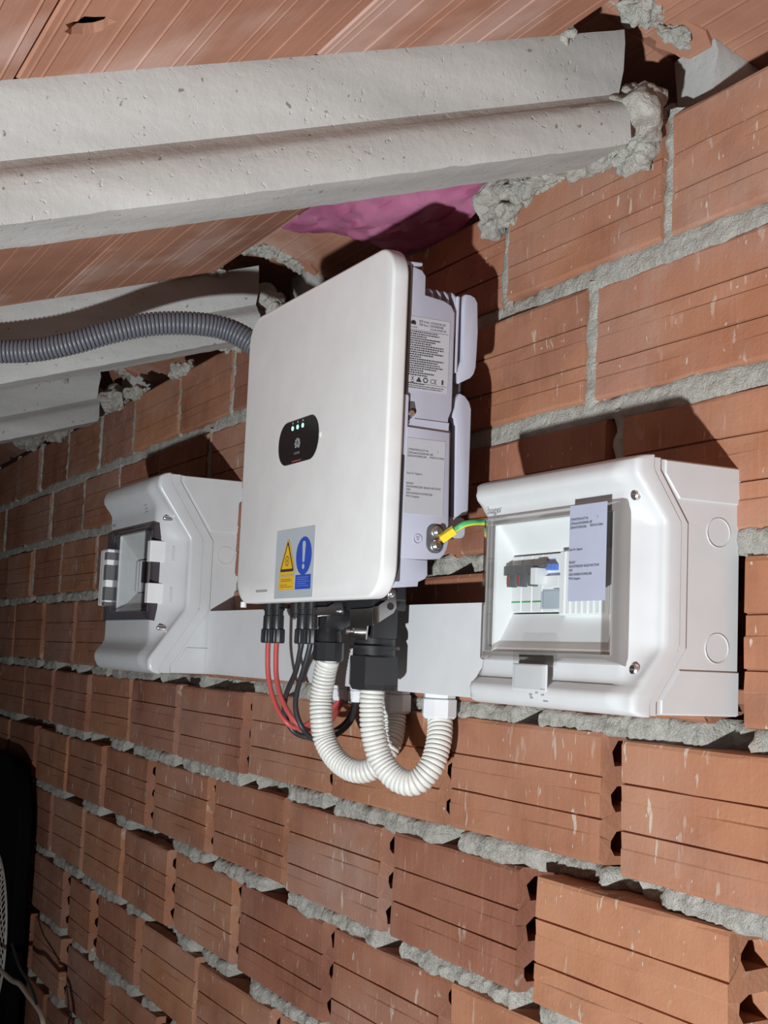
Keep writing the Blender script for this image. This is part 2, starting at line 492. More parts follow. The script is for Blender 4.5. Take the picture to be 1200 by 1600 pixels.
for r, gaps in enumerate(ROWS):
    gaps = sorted(gaps)
    pitch = 0.318 if r > 1 else 0.29
    gw = gaps[0][1] - gaps[0][0]
    while gaps[0][0] > X_L + pitch: gaps.insert(0, (gaps[0][0] - pitch, gaps[0][0] - pitch + min(gw, 0.03)))
    while gaps[-1][1] < X_R - pitch: gaps.append((gaps[-1][1] + pitch - 0.03, gaps[-1][1] + pitch))
    row_gaps.append(gaps)
    zt, zb = ZB[r], ZB[r + 1]
    hgt = zt - zb - MT
    edges = [X_L] + [v for g in gaps for v in g] + [X_R]
    for k in range(0, len(edges), 2):
        x0, x1 = edges[k], edges[k + 1]
        if x1 - x0 < 0.03: continue
        o = bpy.data.objects.new('brick', BM[(k // 2 * 3 + r * 5) % 8])
        jy = rb.uniform(-.004, .003); jz = rb.uniform(-.002, .002)
        link(o, 'brick', wall, (x0, jy, zb + MT / 2 + jz))
        o.scale = ((x1 - x0) / 0.285, 1, hgt / 0.126)
        o.rotation_euler = (rb.uniform(-.01, .01), rb.uniform(-.005, .005), rb.uniform(-.008, .008))

def bed_joint(z, gaps_above, open_above, thick, fine, flat):
    b = bmesh.new()
    x = -4.6; rows = []; NV = 11
    amp = 0.30 if flat else 1.0
    while x < 0.6:
        n1 = fbm((x, z, 3.1), 9, 3); n2 = fbm((x, z + 5, 1.7), 31, 3)
        void = 0.0
        if open_above:
            for g0, g1 in gaps_above:
                c0, c1 = g0 - 0.004, g1 + 0.004 + 0.022 * (0.5 + 0.5 * math.sin(g0 * 91))
                if c0 < x < c1: void = max(void, min(1, min(x - c0, c1 - x) / 0.008))
        vv = max(0, min(1, (fbm((x, z, 9.7), 5, 2) - 0.28) * 6))
        void = max(void, vv * (0.9 if open_above else 0.15))
        hh = thick / 2 + 0.0035 * n1 + 0.0032 * n2
        col = []
        for k in range(NV):
            t = -1 + 2 * k / (NV - 1)
            zz = z + t * (hh + (0.004 * max(0, fbm((x, z, 21), 14, 2)) if t < -0.5 else 0))
            y = (0.0005 if flat else 0.0012) - 0.0035 * n1 * amp + (0.004 if flat else 0.007) * abs(t) ** 4 + (0.002 if flat else 0.0055) * fbm((x, zz, 0.3), 55, 4) + (0.0012 if flat else 0.003) * noise.noise(Vector((x * 190, zz * 190, 1))) + 0.028 * void
            col.append(b.verts.new((x, y, zz)))
        rows.append(col); x += fine if x > -2.2 else fine * 2
    for a, c in zip(rows, rows[1:]):
        for k in range(NV - 1): b.faces.new((a[k], c[k], c[k + 1], a[k + 1]))
    return b
for j in range(1, 11):
    o = obj('mortar_bed', bed_joint(ZB[j], row_gaps[j - 1], j >= 3, MT + (0.007 if j <= 2 else 0.006), 0.004, j <= 2), MORTAR, wall, smooth=60)
    tag(o, kind='stuff')
def head_joint(x0, x1, z0, z1):
    b = bmesh.new(); cols = []
    NV = 6; n = int((z1 - z0) / 0.005)
    for i in range(n + 1):
        z = z0 + (z1 - z0) * i / n
        hw = (x1 - x0) / 2 + 0.003 + 0.004 * fbm((x0, z, 2), 18, 3); cx = (x0 + x1) / 2 + 0.003 * fbm((x1, z, 7), 9, 2)
        cols.append([b.verts.new((cx + hw * (-1 + 2 * k / (NV - 1)), -0.001 + 0.007 * abs(-1 + 2 * k / (NV - 1)) ** 3 + 0.004 * fbm((cx + k * .004, z, 4), 60, 3), z)) for k in range(NV)])
    for a, c in zip(cols, cols[1:]):
        for k in range(NV - 1): b.faces.new((a[k], a[k + 1], c[k + 1], c[k]))
    return b
for r in (0, 1):
    for g0, g1 in row_gaps[r]:
        if -4.5 < g0 < 0.4: tag(obj('mortar_joint', head_joint(g0, g1, ZB[r + 1] + 0.004, ZB[r] - 0.004), MORTAR, wall, smooth=60))
for g0, g1 in row_gaps[2]:
    if g0 < -2.7 or g0 > -1.2: obj('mortar_joint', head_joint(g0 + 0.012, g1, ZB[3] + 0.02, ZB[2] - 0.004), MORTAR, wall, smooth=60)

def lump(name, c, rad, parent, seed, amp=0.35, sub=4, mat=None, rot=0.0, freq=1.0):
    b = bmesh.new()
    bmesh.ops.create_icosphere(b, subdivisions=sub, radius=1.0)
    R = Matrix.Rotation(rot, 3, 'Y')
    m_ = min(rad)
    for v in b.verts:
        p = v.co.copy()
        q = Vector((p.x * rad[0], p.y * rad[1], p.z * rad[2]))
        nn = Vector((p.x / rad[0], p.y / rad[1], p.z / rad[2])).normalized()
        sv = Vector((seed, seed * 1.7, seed * 0.3))
        d = amp * m_ * (1.5 * noise.noise(q * (0.55 / m_) * freq + sv) + 0.75 * noise.noise(q * (1.6 / m_) * freq + sv)) + 0.0032 * noise.noise(q * 150 + sv) + 0.0016 * noise.noise(q * 360 + sv)
        v.co = Vector(c) + R @ (q + nn * d)
    return obj(name, b, mat or MORTAR, parent, smooth=50)
# mortar thrown along the top of the wall and round the joist ends
for i, (c, rad, rot) in enumerate([
    ((-0.985, -0.040, 0.508), (0.040, 0.026, 0.026), -0.2), ((-1.020, -0.038, 0.497), (0.040, 0.024, 0.020), -0.15), ((-1.055, -0.030, 0.500), (0.035, 0.024, 0.016), -0.1),
    ((-1.000, -0.020, 0.482), (0.022, 0.016, 0.018), 0.3), ((-1.02, 0.03, 0.52), (0.05, 0.03, 0.02), 0), ((-1.135, -0.008, 0.513), (0.045, 0.022, 0.013), -0.05),
    ((-1.195, -0.006, 0.511), (0.045, 0.024, 0.013), 0.1), ((-1.250, -0.008, 0.512), (0.032, 0.022, 0.018), 0.0),
    ((-1.268, -0.008, 0.492), (0.018, 0.014, 0.018), 0.0), ((-1.235, -0.008, 0.50), (0.016, 0.012, 0.016), 0.0),
    ((-1.52, 0.03, 0.518), (0.06, 0.025, 0.014), 0.0),
    ((-1.93, -0.02, 0.535), (0.035, 0.03, 0.026), 0.2), ((-1.975, -0.02, 0.525), (0.03, 0.025, 0.02), 0.1), ((-1.885, -0.018, 0.525), (0.025, 0.025, 0.022), 0.2),
    ((-2.03, -0.012, 0.52), (0.04, 0.022, 0.014), 0.0), ((-2.10, -0.008, 0.515), (0.045, 0.02, 0.012), 0.0),
    ((-2.88, -0.02, 0.53), (0.06, 0.03, 0.026), 0.0), ((-2.80, -0.015, 0.52), (0.05, 0.025, 0.02), 0.0), ((-2.66, -0.006, 0.515), (0.05, 0.02, 0.01), 0.0),
    ((-3.0, -0.012, 0.518), (0.06, 0.02, 0.016), 0.0), ((-3.35, -0.01, 0.518), (0.08, 0.02, 0.016), 0.0), ((-3.62, -0.02, 0.535), (0.07, 0.03, 0.03), 0.0), ((-2.39, -0.004, 0.516), (0.06, 0.018, 0.01), 0.0)]):
    lump('mortar_lump', c, rad, wall, i * 3.3, 0.6, 5, rot=rot)

# ------------------------------------------------------------------ floor
fl = obj('floor', bm_box(-6, 3, -5, 0.118, FLOOR - 0.06, FLOOR), EARTH)
tag(fl, 'bare grey floor of the roof space below the brick wall', 'floor', kind='structure')

# ------------------------------------------------------------------ roof slabs
SL = 0.325; TH = math.atan(SL)
YC, ZC = -0.06, 0.579                                        # reference line on the underside of the near slope
def near_z(y): return ZC + SL * (y - YC)
def far_z(y): return 0.611 - SL * (y + 0.05)
BX = [-0.962, -1.867, -2.82, -3.74, -4.66]                   # right faces of the joists
ceil = obj('ceiling', bm_prism([(-3.4, near_z(-3.4) + 0.055), (-0.10, near_z(-0.10) + 0.055), (-0.06, near_z(-0.1) + 0.06), (0.9, far_z(0.9) + 0.055), (0.9, far_z(0.9) + 0.08), (-0.06, near_z(-0.1) + 0.09), (-3.4, near_z(-3.4) + 0.08)], -5.2, 0.9, 'x'), CORE)
tag(ceil, 'sloping roof of ribbed terracotta slabs carried on concrete joists', 'ceiling', kind='structure')
def slab_mesh(L, W, seed, hole=False):
    rnd = random.Random(seed)
    pr = [(0.002, 0)]
    y = 0.008
    pat = [0.030, 0.011, 0.036, 0.010, 0.026]
    k = rnd.randrange(5)
    while y < W - 0.012:
        h = 0.0006 if k % 5 else 0.0009
        pr += [(y - 0.0016, 0), (y, -h), (y + 0.0016, 0)]
        y += pat[k % 5] ; k += 1
    pr += [(W - 0.002, 0), (W, 0.003), (W, 0.04), (0, 0.04), (0, 0.003)]
    b = bm_prism([(p[0], p[1]) for p in pr], 0.0, L, 'x')
    me = bpy.data.meshes.new('clay_slab'); b.to_mesh(me); b.free(); me.materials.append(SLAB)
    return me
SM = [slab_mesh(1.0, 0.2462, k) for k in range(4)]
def put_slab(me, x0, x1, y0, near=True):
    o = bpy.data.objects.new('clay_slab', me)
    z0 = near_z(y0) if near else far_z(y0)
    link(o, 'clay_slab', ceil, (x0, y0, z0))
    o.rotation_euler = (TH if near else -TH, 0, 0)
    o.scale = (x1 - x0, 1, 1)
    return o
bays = [(BX[i + 1] - 0.035, BX[i] - 0.040) for i in range(4)]
bays = [(BX[0] - 0.036, 0.02)] + bays
cw = math.cos(TH) * 0.247
k = 0
for bi, (x0, x1) in enumerate(bays):
    if bi > 0: x1 = BX[bi - 1] - 0.040
    y = -0.128 - cw
    for j in range(10):
        if bi == 0 and j == 1: y_hole = y
        o = put_slab(SM[k % 4], x0, x1, y); k += 1
        if bi == 0 and j == 1: hole_slab = o
        y -= cw
    y = -0.075
    for j in range(3):
        put_slab(SM[(k + 1) % 4], x0 + 0.008, x1, y, False); k += 1; y += cw
# the slab with the knocked-out hole: cut it and leave a jagged edge
hc = (-0.868, -0.570)
cut = bmesh.new()
rr = random.Random(3)
hp = []
for q in range(14):
    a = 2 * PI * q / 14
    hp.append((hc[0] + 0.0150 * math.cos(a) * (0.8 + 0.4 * rr.random()), hc[1] + 0.0165 * math.sin(a) * (0.75 + 0.45 * rr.random())))
zc0 = near_z(hc[1])
cutb = bm_prism(hp, zc0 - 0.05, zc0 + 0.020, 'z')
for o in [c for c in ceil.children if c.name.startswith('clay_slab')]:
    wy = o.location.y
    if o.location.x > -1.1 and wy <= hc[1] <= wy + cw and abs(o.rotation_euler.x - TH) < 1e-4:
        me = o.data.copy(); o.data = me
        cm = bpy.data.meshes.new('cut'); cutb.to_mesh(cm)
        co = bpy.data.objects.new('cut', cm); C.objects.link(co)
        md = o.modifiers.new('b', 'BOOLEAN'); md.object = co; md.operation = 'DIFFERENCE'; md.solver = 'EXACT'
        kb = bm_box(hc[0] - 0.09, hc[0] + 0.07, -0.030, 0.034, 0.0075, 0.032)
        bmesh.ops.rotate(kb, verts=kb.verts[:], cent=(hc[0], 0, 0), matrix=Matrix.Rotation(TH, 3, 'X'))
        bmesh.ops.translate(kb, verts=kb.verts[:], vec=(0, hc[1], near_z(hc[1])))
        km = bpy.data.meshes.new('cut'); kb.to_mesh(km); kb.free()
        ko = bpy.data.objects.new('cut', km); C.objects.link(ko)
        md = o.modifiers.new('c', 'BOOLEAN'); md.object = ko; md.operation = 'DIFFERENCE'; md.solver = 'EXACT'
        dg = bpy.context.evaluated_depsgraph_get(); dg.update()
        nm = bpy.data.meshes.new_from_object(o.evaluated_get(dg))
        o.modifiers.clear(); o.data = nm
        bpy.data.objects.remove(co); bpy.data.objects.remove(ko)
        break
cutb.free()
# ridge filling and broken pieces above the joist ends
for i, x in enumerate(BX[:3]):
    lump('ridge_mortar', (x - 0.030, -0.055, 0.628), (0.03, 0.045, 0.016), ceil, 40 + i, 0.6, 5)
    lump('ridge_mortar', (x - 0.004, -0.030, 0.606), (0.018, 0.030, 0.010), ceil, 50 + i, 0.6, 5)
    lump('ridge_mortar', (x - 0.002, 0.012, 0.592), (0.014, 0.030, 0.009), ceil, 70 + i, 0.6, 5)
    lump('ridge_mortar', (x - 0.012, -0.125, 0.558), (0.022, 0.014, 0.010), ceil, 60 + i, 0.6, 5)
    for (dx, dy, dz, a, sx, sy) in ((-0.035, -0.05, 0.612, 0.2, 0.10, 0.09), (0.0, 0.012, 0.588, -0.5, 0.05, 0.05)):
        b = bm_prism([(-sx / 2, -sy / 2), (sx * .2, -sy * .56), (sx / 2, -sy * .2), (sx * .42, sy * .3), (sx * .1, sy / 2), (-sx * .45, sy * .35)], 0, 0.012, 'z')
        bmesh.ops.rotate(b, verts=b.verts[:], cent=(0, 0, 0), matrix=Matrix.Rotation(-TH + a * 0.3, 3, 'X') @ Matrix.Rotation(a, 3, 'Z'))
        bmesh.ops.translate(b, verts=b.verts[:], vec=(x + dx, dy, dz))
        obj('broken_slab', b, SLAB, ceil)

# ------------------------------------------------------------------ joists
def joist(name, x, y0, y1, near, label, group, seed):
    """x is the right face of the web at the top"""
    prof = [(0.0, 0.0), (0.002, -0.012), (-0.003, -0.035), (-0.006, -0.056), (0.000, -0.064), (0.006, -0.068), (0.010, -0.075), (0.012, -0.100), (0.009, -0.106),
            (-0.068, -0.106), (-0.071, -0.100), (-0.069, -0.075), (-0.059, -0.064), (-0.053, -0.056), (-0.056, -0.035), (-0.060, -0.012), (-0.058, 0.0)]
    zf = near_z if near else far_z
    b = bmesh.new(); rings = []
    n = int(abs(y1 - y0) / 0.012)
    for i in range(n + 1):
        y = y0 + (y1 - y0) * i / n
        ring = []
        for k, (px, pz) in enumerate(prof):
            j = 0.0007 * fbm((seed + k * 0.15, y * 0.35, 0), 9, 2) + (0.0012 * fbm((seed + k, y, 3), 60, 3) if k in (7, 8, 9) else 0.0002 * fbm((seed + k, y, 3), 60, 2))
            e = 0.004 * fbm((seed + k, 0.2, y), 40, 2) if i in (0, n) else 0
            ring.append(b.verts.new((x + px + j, y + e, zf(y) + pz / math.cos(TH) + j)))
        rings.append(ring)
    m = len(prof)
    for a, c in zip(rings, rings[1:]):
        for k in range(m): b.faces.new((a[k], a[(k + 1) % m], c[(k + 1) % m], c[k]))
    b.faces.new(rings[0]); b.faces.new(rings[-1][::-1])
    o = obj(name, b, CONC, origin=(x, y1, zf(y1)), smooth=35)
    return tag(o, label, 'joist', group)
joist('concrete_joist', BX[0], -2.6, -0.058, True, 'thick grey concrete joist crossing the top, nearest the camera', 'concrete joists of the near slope', 1.0)
joist('concrete_joist', BX[1], -2.6, -0.058, True, 'grey concrete joist above the corrugated grey conduit', 'concrete joists of the near slope', 4.0)
joist('concrete_joist', BX[2], -2.6, -0.045, True, 'grey concrete joist lowest at the left, under the conduit', 'concrete joists of the near slope', 8.0)
joist('joist_stub', BX[0] + 0.022, 0.03, 0.75, False, 'shaded concrete joist end behind the wall top at upper right', 'joist ends of the far slope', 11.0)
joist('joist_stub', BX[1] - 0.0, 0.02, 0.75, False, 'concrete joist end just above the inverter top left corner', 'joist ends of the far slope', 14.0)
joist('joist_stub', BX[2] + 0.0, 0.02, 0.75, False, 'concrete joist end at far left above the brick wall', 'joist ends of the far slope', 17.0)

# ------------------------------------------------------------------ pink plastic sheet under the ridge
b = bmesh.new(); g = []
NXP, NZP = 40, 16
low = [(-1.66, 0.600, 0.0), (-1.63, 0.580, 0.0), (-1.58, 0.548, 0.0), (-1.52, 0.520, 0.005), (-1.45, 0.510, 0.01), (-1.36, 0.512, 0.01), (-1.29, 0.530, 0.005), (-1.22, 0.55, 0.0)]
for i in range(NXP + 1):
    s = i / NXP; q = s * (len(low) - 1); a = min(int(q), len(low) - 2); f = q - a
    lx, lz, ly = (low[a][k] * (1 - f) + low[a + 1][k] * f for k in range(3))
    tx = -1.66 + 0.46 * s
    col = []
    for k in range(NZP + 1):
        t = k / NZP
        x = tx * (1 - t) + lx * t
        y = -0.11 * (1 - t) + (ly - 0.006) * t
        z = (near_z(-0.11) + 0.010) * (1 - t) + lz * t - 0.012 * math.sin(PI * t)
        d = 0.007 * fbm((x, z, t), 14, 3) + 0.004 * noise.noise(Vector((x * 40, t * 5, 1)))
        col.append(b.verts.new((x, y + d, z + d * 0.5)))
    g.append(col)
for a, c in zip(g, g[1:]):
    for k in range(NZP): b.faces.new((a[k], c[k], c[k + 1], a[k + 1]))
bmesh.ops.solidify(b, geom=b.faces[:], thickness=0.0006)
tag(obj('plastic_sheet', b, PINK, origin=(-1.5, 0, 0.52), smooth=60), 'crumpled pink plastic sheet tucked under the ridge above the inverter', 'sheet')

# ------------------------------------------------------------------ inverter
inv = thing('solar_inverter', 'large white wall mounted solar inverter with grey sides', 'inverter', (-1.40, -0.05, 0.07))
CX0, CX1, CZ0, CZ1, CYF, CYB = -1.607, -1.2005, 0.0575, 0.4235, -0.1655, -0.1465
cov = obj('front_cover', bm_prism(rrect(CX0, CX1, CZ0, CZ1, 0.034, 10), CYF, CYB, 'y', 0.0035, 3), COVER, inv, smooth=40)
E2 = 0.0004
dsp = obj('display', bm_prism(rrect(-1.4865, -1.3705, 0.2185, 0.2700, 0.0245, 10), CYF - 0.0012, CYF + 0.001, 'y', 0.0004, 1), DISP, cov, smooth=40)
for x in (-1.4445, -1.4299, -1.4149):
    obj('indicator_light', bm_prism(circ(x, 0.2607, 0.0026, 16), CYF - 0.0018, CYF - 0.001, 'y'), LED, dsp)
def petals(cx, cz, s, put):
    for a, l, wd in ((8, 1.0, 0.2), (-8, 1.0, 0.2), (30, 0.98, 0.2), (-30, 0.98, 0.2), (55, 0.85, 0.18), (-55, 0.85, 0.18), (80, 0.62, 0.14), (-80, 0.62, 0.14)):
        aa = math.radians(a); d = Vector((math.sin(aa), math.cos(aa))); nn = Vector((d.y, -d.x))
        pts = [d * 0.1, d * l * .55 + nn * wd, d * l * .9 + nn * wd * .8, d * l, d * l * .9 - nn * wd * .55, d * l * .5 - nn * wd * .6]
        put([(cx + p.x * s, cz + p.y * s) for p in pts])
def logo_front(cx, cz, s, y):
    b = bmesh.new(); petals(cx, cz, s, lambda pts: bm_prism(pts, y, y + 0.0002, 'y', bm=b)); return b
def logo_side(cy, cz, s, x):
    b = bmesh.new(); petals(cy, cz, s, lambda pts: bm_prism(pts, x, x - 0.0002, 'x', bm=b)); return b
obj('logo', logo_front(-1.4285, 0.2365, 0.0115, CYF - 0.0015), INKG, dsp)
obj('lettering', bm_text('HUAWEI', 0.0042, -1.4285, CYF - 0.0015, 0.2285, align='CENTER'), INKG, dsp)
obj('red_bar', bm_prism(rrect(-1.442, -1.416, 0.2203, 0.2214, 0.0004, 2), CYF - 0.0016, CYF - 0.001, 'y'), REDC, dsp)
obj('side_button', bm_prism(circ(-1.3672, 0.2445, 0.0022, 12, 0.0035), CYF - 0.0008, CYF + 0.001, 'y'), COVER, cov)
icons = bmesh.new()
for x in (-1.4445, -1.4299, -1.4149):
    bm_prism(circ(x, 0.2668, 0.0015, 8), CYF - 0.0015, CYF - 0.0011, 'y', bm=icons)
obj('icon', icons, INKG, dsp)
# warning sticker
YS = CYF - 0.0004
stk = obj('warning_sticker', bm_prism(rrect(-1.4790, -1.3675, 0.0613, 0.1415, 0.002, 3), YS, CYF + 0.0005, 'y'), STICK, cov)
YS -= 0.0003
def tri(cx, z0, wdt, h, r, n=5):
    pts = [(cx - wdt / 2, z0), (cx + wdt / 2, z0), (cx, z0 + h)]
    out = []
    for i in range(3):
        p = Vector(pts[i]); a = (Vector(pts[i - 1]) - p).normalized(); c = (Vector(pts[(i + 1) % 3]) - p).normalized()
        half = a.angle(c) / 2; d = r / math.tan(half); ctr = p + (a + c).normalized() * (r / math.sin(half))
        s = p + a * d - ctr; e = p + c * d - ctr
        a0 = math.atan2(s.y, s.x); a1 = math.atan2(e.y, e.x)
        while a1 < a0: a1 += 2 * PI
        for k in range(n + 1):
            t = a0 + (a1 - a0) * k / n; out.append((ctr.x + r * math.cos(t), ctr.y + r * math.sin(t)))
    return out
obj('triangle_outline', bm_prism(tri(-1.4425, 0.0882, 0.052, 0.0465, 0.005), YS, YS + 0.0002, 'y'), INKY, stk)
obj('triangle', bm_prism(tri(-1.4425, 0.0887, 0.0505, 0.0452, 0.0047), YS - 0.0001, YS + 0.0001, 'y'), YEL, stk)
obj('triangle_border', bm_prism(tri(-1.4425, 0.0920, 0.0415, 0.0370, 0.0018), YS - 0.0002, YS, 'y'), INK, stk)
obj('triangle_field', bm_prism(tri(-1.4425, 0.0952, 0.0325, 0.0285, 0.001), YS - 0.0003, YS - 0.0001, 'y'), YEL, stk)
ring = bmesh.new()
for q in range(18):
    a0, a1 = 2 * PI * q / 18, 2 * PI * (q + 1) / 18
    bm_prism([(-1.4425 + r_ * math.cos(a), 0.1045 + r_ * math.sin(a)) for r_, a in ((0.0058, a0), (0.0058, a1), (0.0048, a1), (0.0048, a0))], YS - 0.0004, YS - 0.0002, 'y', bm=ring)
bm_prism([(-1.4418, 0.1085), (-1.4445, 0.1040), (-1.4428, 0.1040), (-1.4434, 0.1005), (-1.4405, 0.1050), (-1.4422, 0.1050)], YS - 0.0004, YS - 0.0002, 'y', bm=ring)
obj('triangle_symbol', ring, INK, stk)
obj('mandatory_disc', bm_prism(circ(-1.3955, 0.1085, 0.0217, 40), YS - 0.0001, YS + 0.0001, 'y'), BLU, stk)
ex = bm_prism([(-1.3955 + p[0], p[1]) for p in [(-0.0022, 0.1015), (0.0022, 0.1015), (0.0042, 0.1215), (0.0034, 0.1245), (0.0, 0.1258), (-0.0034, 0.1245), (-0.0042, 0.1215)]], YS - 0.0003, YS - 0.0001, 'y')
bm_prism(circ(-1.3955, 0.0965, 0.0031, 20), YS - 0.0003, YS - 0.0001, 'y', bm=ex)
obj('exclamation_mark', ex, STICK, stk)
obj('yellow_panel', bm_prism(rrect(-1.4655, -1.4205, 0.0708, 0.0868, 0.0005, 2), YS - 0.0001, YS + 0.0001, 'y'), YEL, stk)
obj('blue_panel', bm_prism(rrect(-1.4165, -1.3735, 0.0708, 0.0870, 0.0005, 2), YS - 0.0001, YS + 0.0001, 'y'), BLU, stk)
def dashes(lines, x0, z0, dz, h, plane, const, seed, bm=None):
    """rows of illegibly small print as broken lines; lines = list of lengths"""
    rnd = random.Random(seed); b = bm or bmesh.new()
    for i, L in enumerate(lines):
        x = 0.0; z = z0 - i * dz
        while x < L:
            wd = min(rnd.uniform(0.0010, 0.0026), L - x)
            if wd > 0.0003:
                q = [(x0 + x, z), (x0 + x + wd, z), (x0 + x + wd, z + h), (x0 + x, z + h)]
                bm_prism(q, const, const + (0.0002 if plane == 'y' else -0.0002), plane, bm=b)
            x += wd + rnd.uniform(0.0004, 0.0009)
    return b
obj('printed_text', dashes([0.030, 0.033], -1.4595, 0.0825, 0.0020, 0.0010, 'y', YS - 0.0003, 1, dashes([0.020, 0.036], -1.4605, 0.0760, 0.0022, 0.0010, 'y', YS - 0.0003, 2)), INKY, stk)
obj('printed_text', dashes([0.032, 0.029, 0.035, 0.027, 0.034], -1.4120, 0.0838, 0.0024, 0.0009, 'y', YS - 0.0003, 3), INKB, stk)
obj('serial_print', dashes([0.037], -1.5385, 0.0702, 0.002, 0.0028, 'y', CYF - 0.0003, 4), INKG, cov)

# inverter body
main = [(-0.1480, 0.4090), (-0.1262, 0.4105), (-0.1260, 0.4074), (-0.1373, 0.4048), (-0.1265, 0.4022), (-0.1218, 0.3965), (-0.1216, 0.3766), (-0.0990, 0.3738), (-0.0900, 0.3700), (-0.0855, 0.3624),
        (-0.0849, 0.2732), (-0.0851, 0.2582), (-0.0885, 0.2490), (-0.0888, 0.2420), (-0.0849, 0.2344), (-0.0840, 0.1183), (-0.0872, 0.1066), (-0.0930, 0.1015), (-0.1080, 0.0999), (-0.1073, 0.0835), (-0.1101, 0.0793), (-0.1167, 0.0763), (-0.1173, 0.0717), (-0.1480, 0.0684)]
house = obj('side_housing', bm_prism(main, -1.588, -1.211, 'x', 0.0016, 2), BODY, inv, smooth=35)
obj('rear_frame', bm_box(-1.592, -1.2075, -0.1475, -0.1405, 0.075, 0.404, 0.001), BODYD, house)
low_pl = [(-0.1400, 0.2345), (-0.0895, 0.2335), (-0.0862, 0.1180), (-0.0885, 0.1105), (-0.0945, 0.1030), (-0.1113, 0.0994), (-0.1405, 0.0985)]
b = bm_prism(low_pl, -1.212, -1.2055, 'x', 0.0018, 2)
lowp = obj('lower_side_plate', b, BODY, house, smooth=35)
b = bm_prism([(-0.1400, 0.2345), (-0.0895, 0.2335), (-0.0888, 0.2440), (-0.1300, 0.2440)], -1.213, -1.2095, 'x')
obj('step_bevel', b, BODY, house)
b = bm_prism(rrect(-0.1455, -0.1385, 0.205, 0.268, 0.0030, 4), -1.213, -1.2065, 'x', 0.0008, 1)
obj('hinge_tab', b, BODY, house, smooth=40)
obj('hinge_recess', bm_prism([(-0.1385, 0.262), (-0.1300, 0.262), (-0.1275, 0.252), (-0.1330, 0.244), (-0.1385, 0.240)], -1.213, -1.2107, 'x'), BODYD, house)
obj('hinge_pin', bm_lathe([(0.0036, 0), (0.0036, 0.004), (0.0028, 0.005)], (-1.2115, -0.1345, 0.249), 'x', 16), ZINC, house, smooth=40)
obj('lower_skirt', bm_prism([(-0.1440, 0.0990), (-0.1085, 0.0990), (-0.1078, 0.0840), (-0.1105, 0.0797), (-0.1440, 0.0720)], -1.2135, -1.2085, 'x', 0.0014, 2), BODY, house, smooth=35)
# heat sink: covers, fins
hs = obj('heat_sink', bm_box(-1.575, -1.226, -0.084, -0.066, 0.150, 0.365, 0.002), BODYD, inv)
up = [(-0.0726, 0.3835), (-0.0700, 0.3868), (-0.0639, 0.3870), (-0.0585, 0.3850), (-0.0549, 0.3795), (-0.0532, 0.3475), (-0.0537, 0.3285), (-0.0544, 0.3090), (-0.0565, 0.3020), (-0.0603, 0.2971), (-0.0734, 0.2898), (-0.0758, 0.2916), (-0.0771, 0.3045), (-0.0720, 0.3143), (-0.0713, 0.3190), (-0.0728, 0.3723)]
obj('fan_side_cover', bm_prism(up, -1.580, -1.2165, 'x', 0.0015, 2), BODY, hs, smooth=35)
lo = [(-0.0784, 0.2611), (-0.0775, 0.2690), (-0.0759, 0.2751), (-0.0729, 0.2789), (-0.0666, 0.2769), (-0.0608, 0.2708), (-0.0582, 0.2635), (-0.0577, 0.1556), (-0.0584, 0.1515), (-0.0737, 0.1461), (-0.0763, 0.2463), (-0.0797, 0.2527)]
obj('lower_side_cover', bm_prism(lo, -1.580, -1.2165, 'x', 0.0015, 2), BODY, hs, smooth=35)
obj('mount_foot', bm_prism(rrect(-0.0800, -0.0600, 0.1255, 0.1475, 0.006, 4), -1.240, -1.2170, 'x', 0.001, 1), BODY, hs, smooth=35)
for yf in (-0.1110, -0.1018, -0.0926, -0.0834):
    fin = [(yf - 0.0020, 0.3650), (yf - 0.0020, 0.3830), (yf - 0.0008, 0.3880), (yf + 0.0012, 0.3895), (yf + 0.0030, 0.3880), (yf + 0.0046, 0.3820), (yf + 0.0050, 0.3650)]
    b = bmesh.new()
    pf = [(x, z) for x, z in rrect(-1.578, -1.2170, 0.330, 0.3895, 0.014, 5)]
    bm_prism(pf, yf, yf + 0.0030, 'y', 0.0006, 1, bm=b)
    obj('cooling_fin', b, BODY, hs, smooth=35)
obj('fin_edge', bm_box(-1.560, -1.2155, -0.0812, -0.0775, 0.300, 0.383, 0.0012), BODY, hs)
obj('wall_bracket', bm_box(-1.54, -1.33, -0.066, 0.004, 0.20, 0.31, 0.002), BODYD, inv)
# rating and serial labels on the side
XS = -1.2107
lab = obj('rating_label', bm_prism(rrect(-0.1385, -0.0915, 0.2748, 0.3516, 0.001, 2), XS - 0.0006, XS + 0.0002, 'x'), SILV, house)
XT = XS + 0.0004
obj('logo', logo_side(-0.1350, 0.3430, 0.0047, XT), INK, lab)
def side_text(lines, parent, mat=INK, x=XT):
    b = bmesh.new()
    for body, size, y, z, sx in lines: merge(b, bm_text(body, size, x, y, z, 'side', sx=sx))
    return obj('printed_text', b, mat, parent)
side_text([('HUAWEI', 0.0021, -0.1384, 0.3395, 1.0), ('型号 Model:  SUN2000-8K-LB0', 0.0030, -0.1285, 0.3462, 0.82), ('名称 Name:  光伏并网逆变器', 0.0029, -0.1285, 0.3428, 0.80), ('SOLAR INVERTER', 0.0029, -0.1150, 0.3394, 0.86),
           ('CE', 0.0068, -0.1130, 0.2832, 1.0)], lab)
obj('small_print', dashes([0.033, 0.035, 0.020, 0.036, 0.030, 0.026, 0.040, 0.041, 0.034, 0.040, 0.028, 0.014, 0.041, 0.034, 0.037, 0.040, 0.033, 0.017, 0.030, 0.022], -0.1385, 0.3352, 0.0024, 0.0012, 'x', XT, 8,
                          dashes([0.019, 0.042, 0.040], -0.1385, 0.2806, 0.0021, 0.0008, 'x', XT, 9)), INK, lab)
sym = bmesh.new()
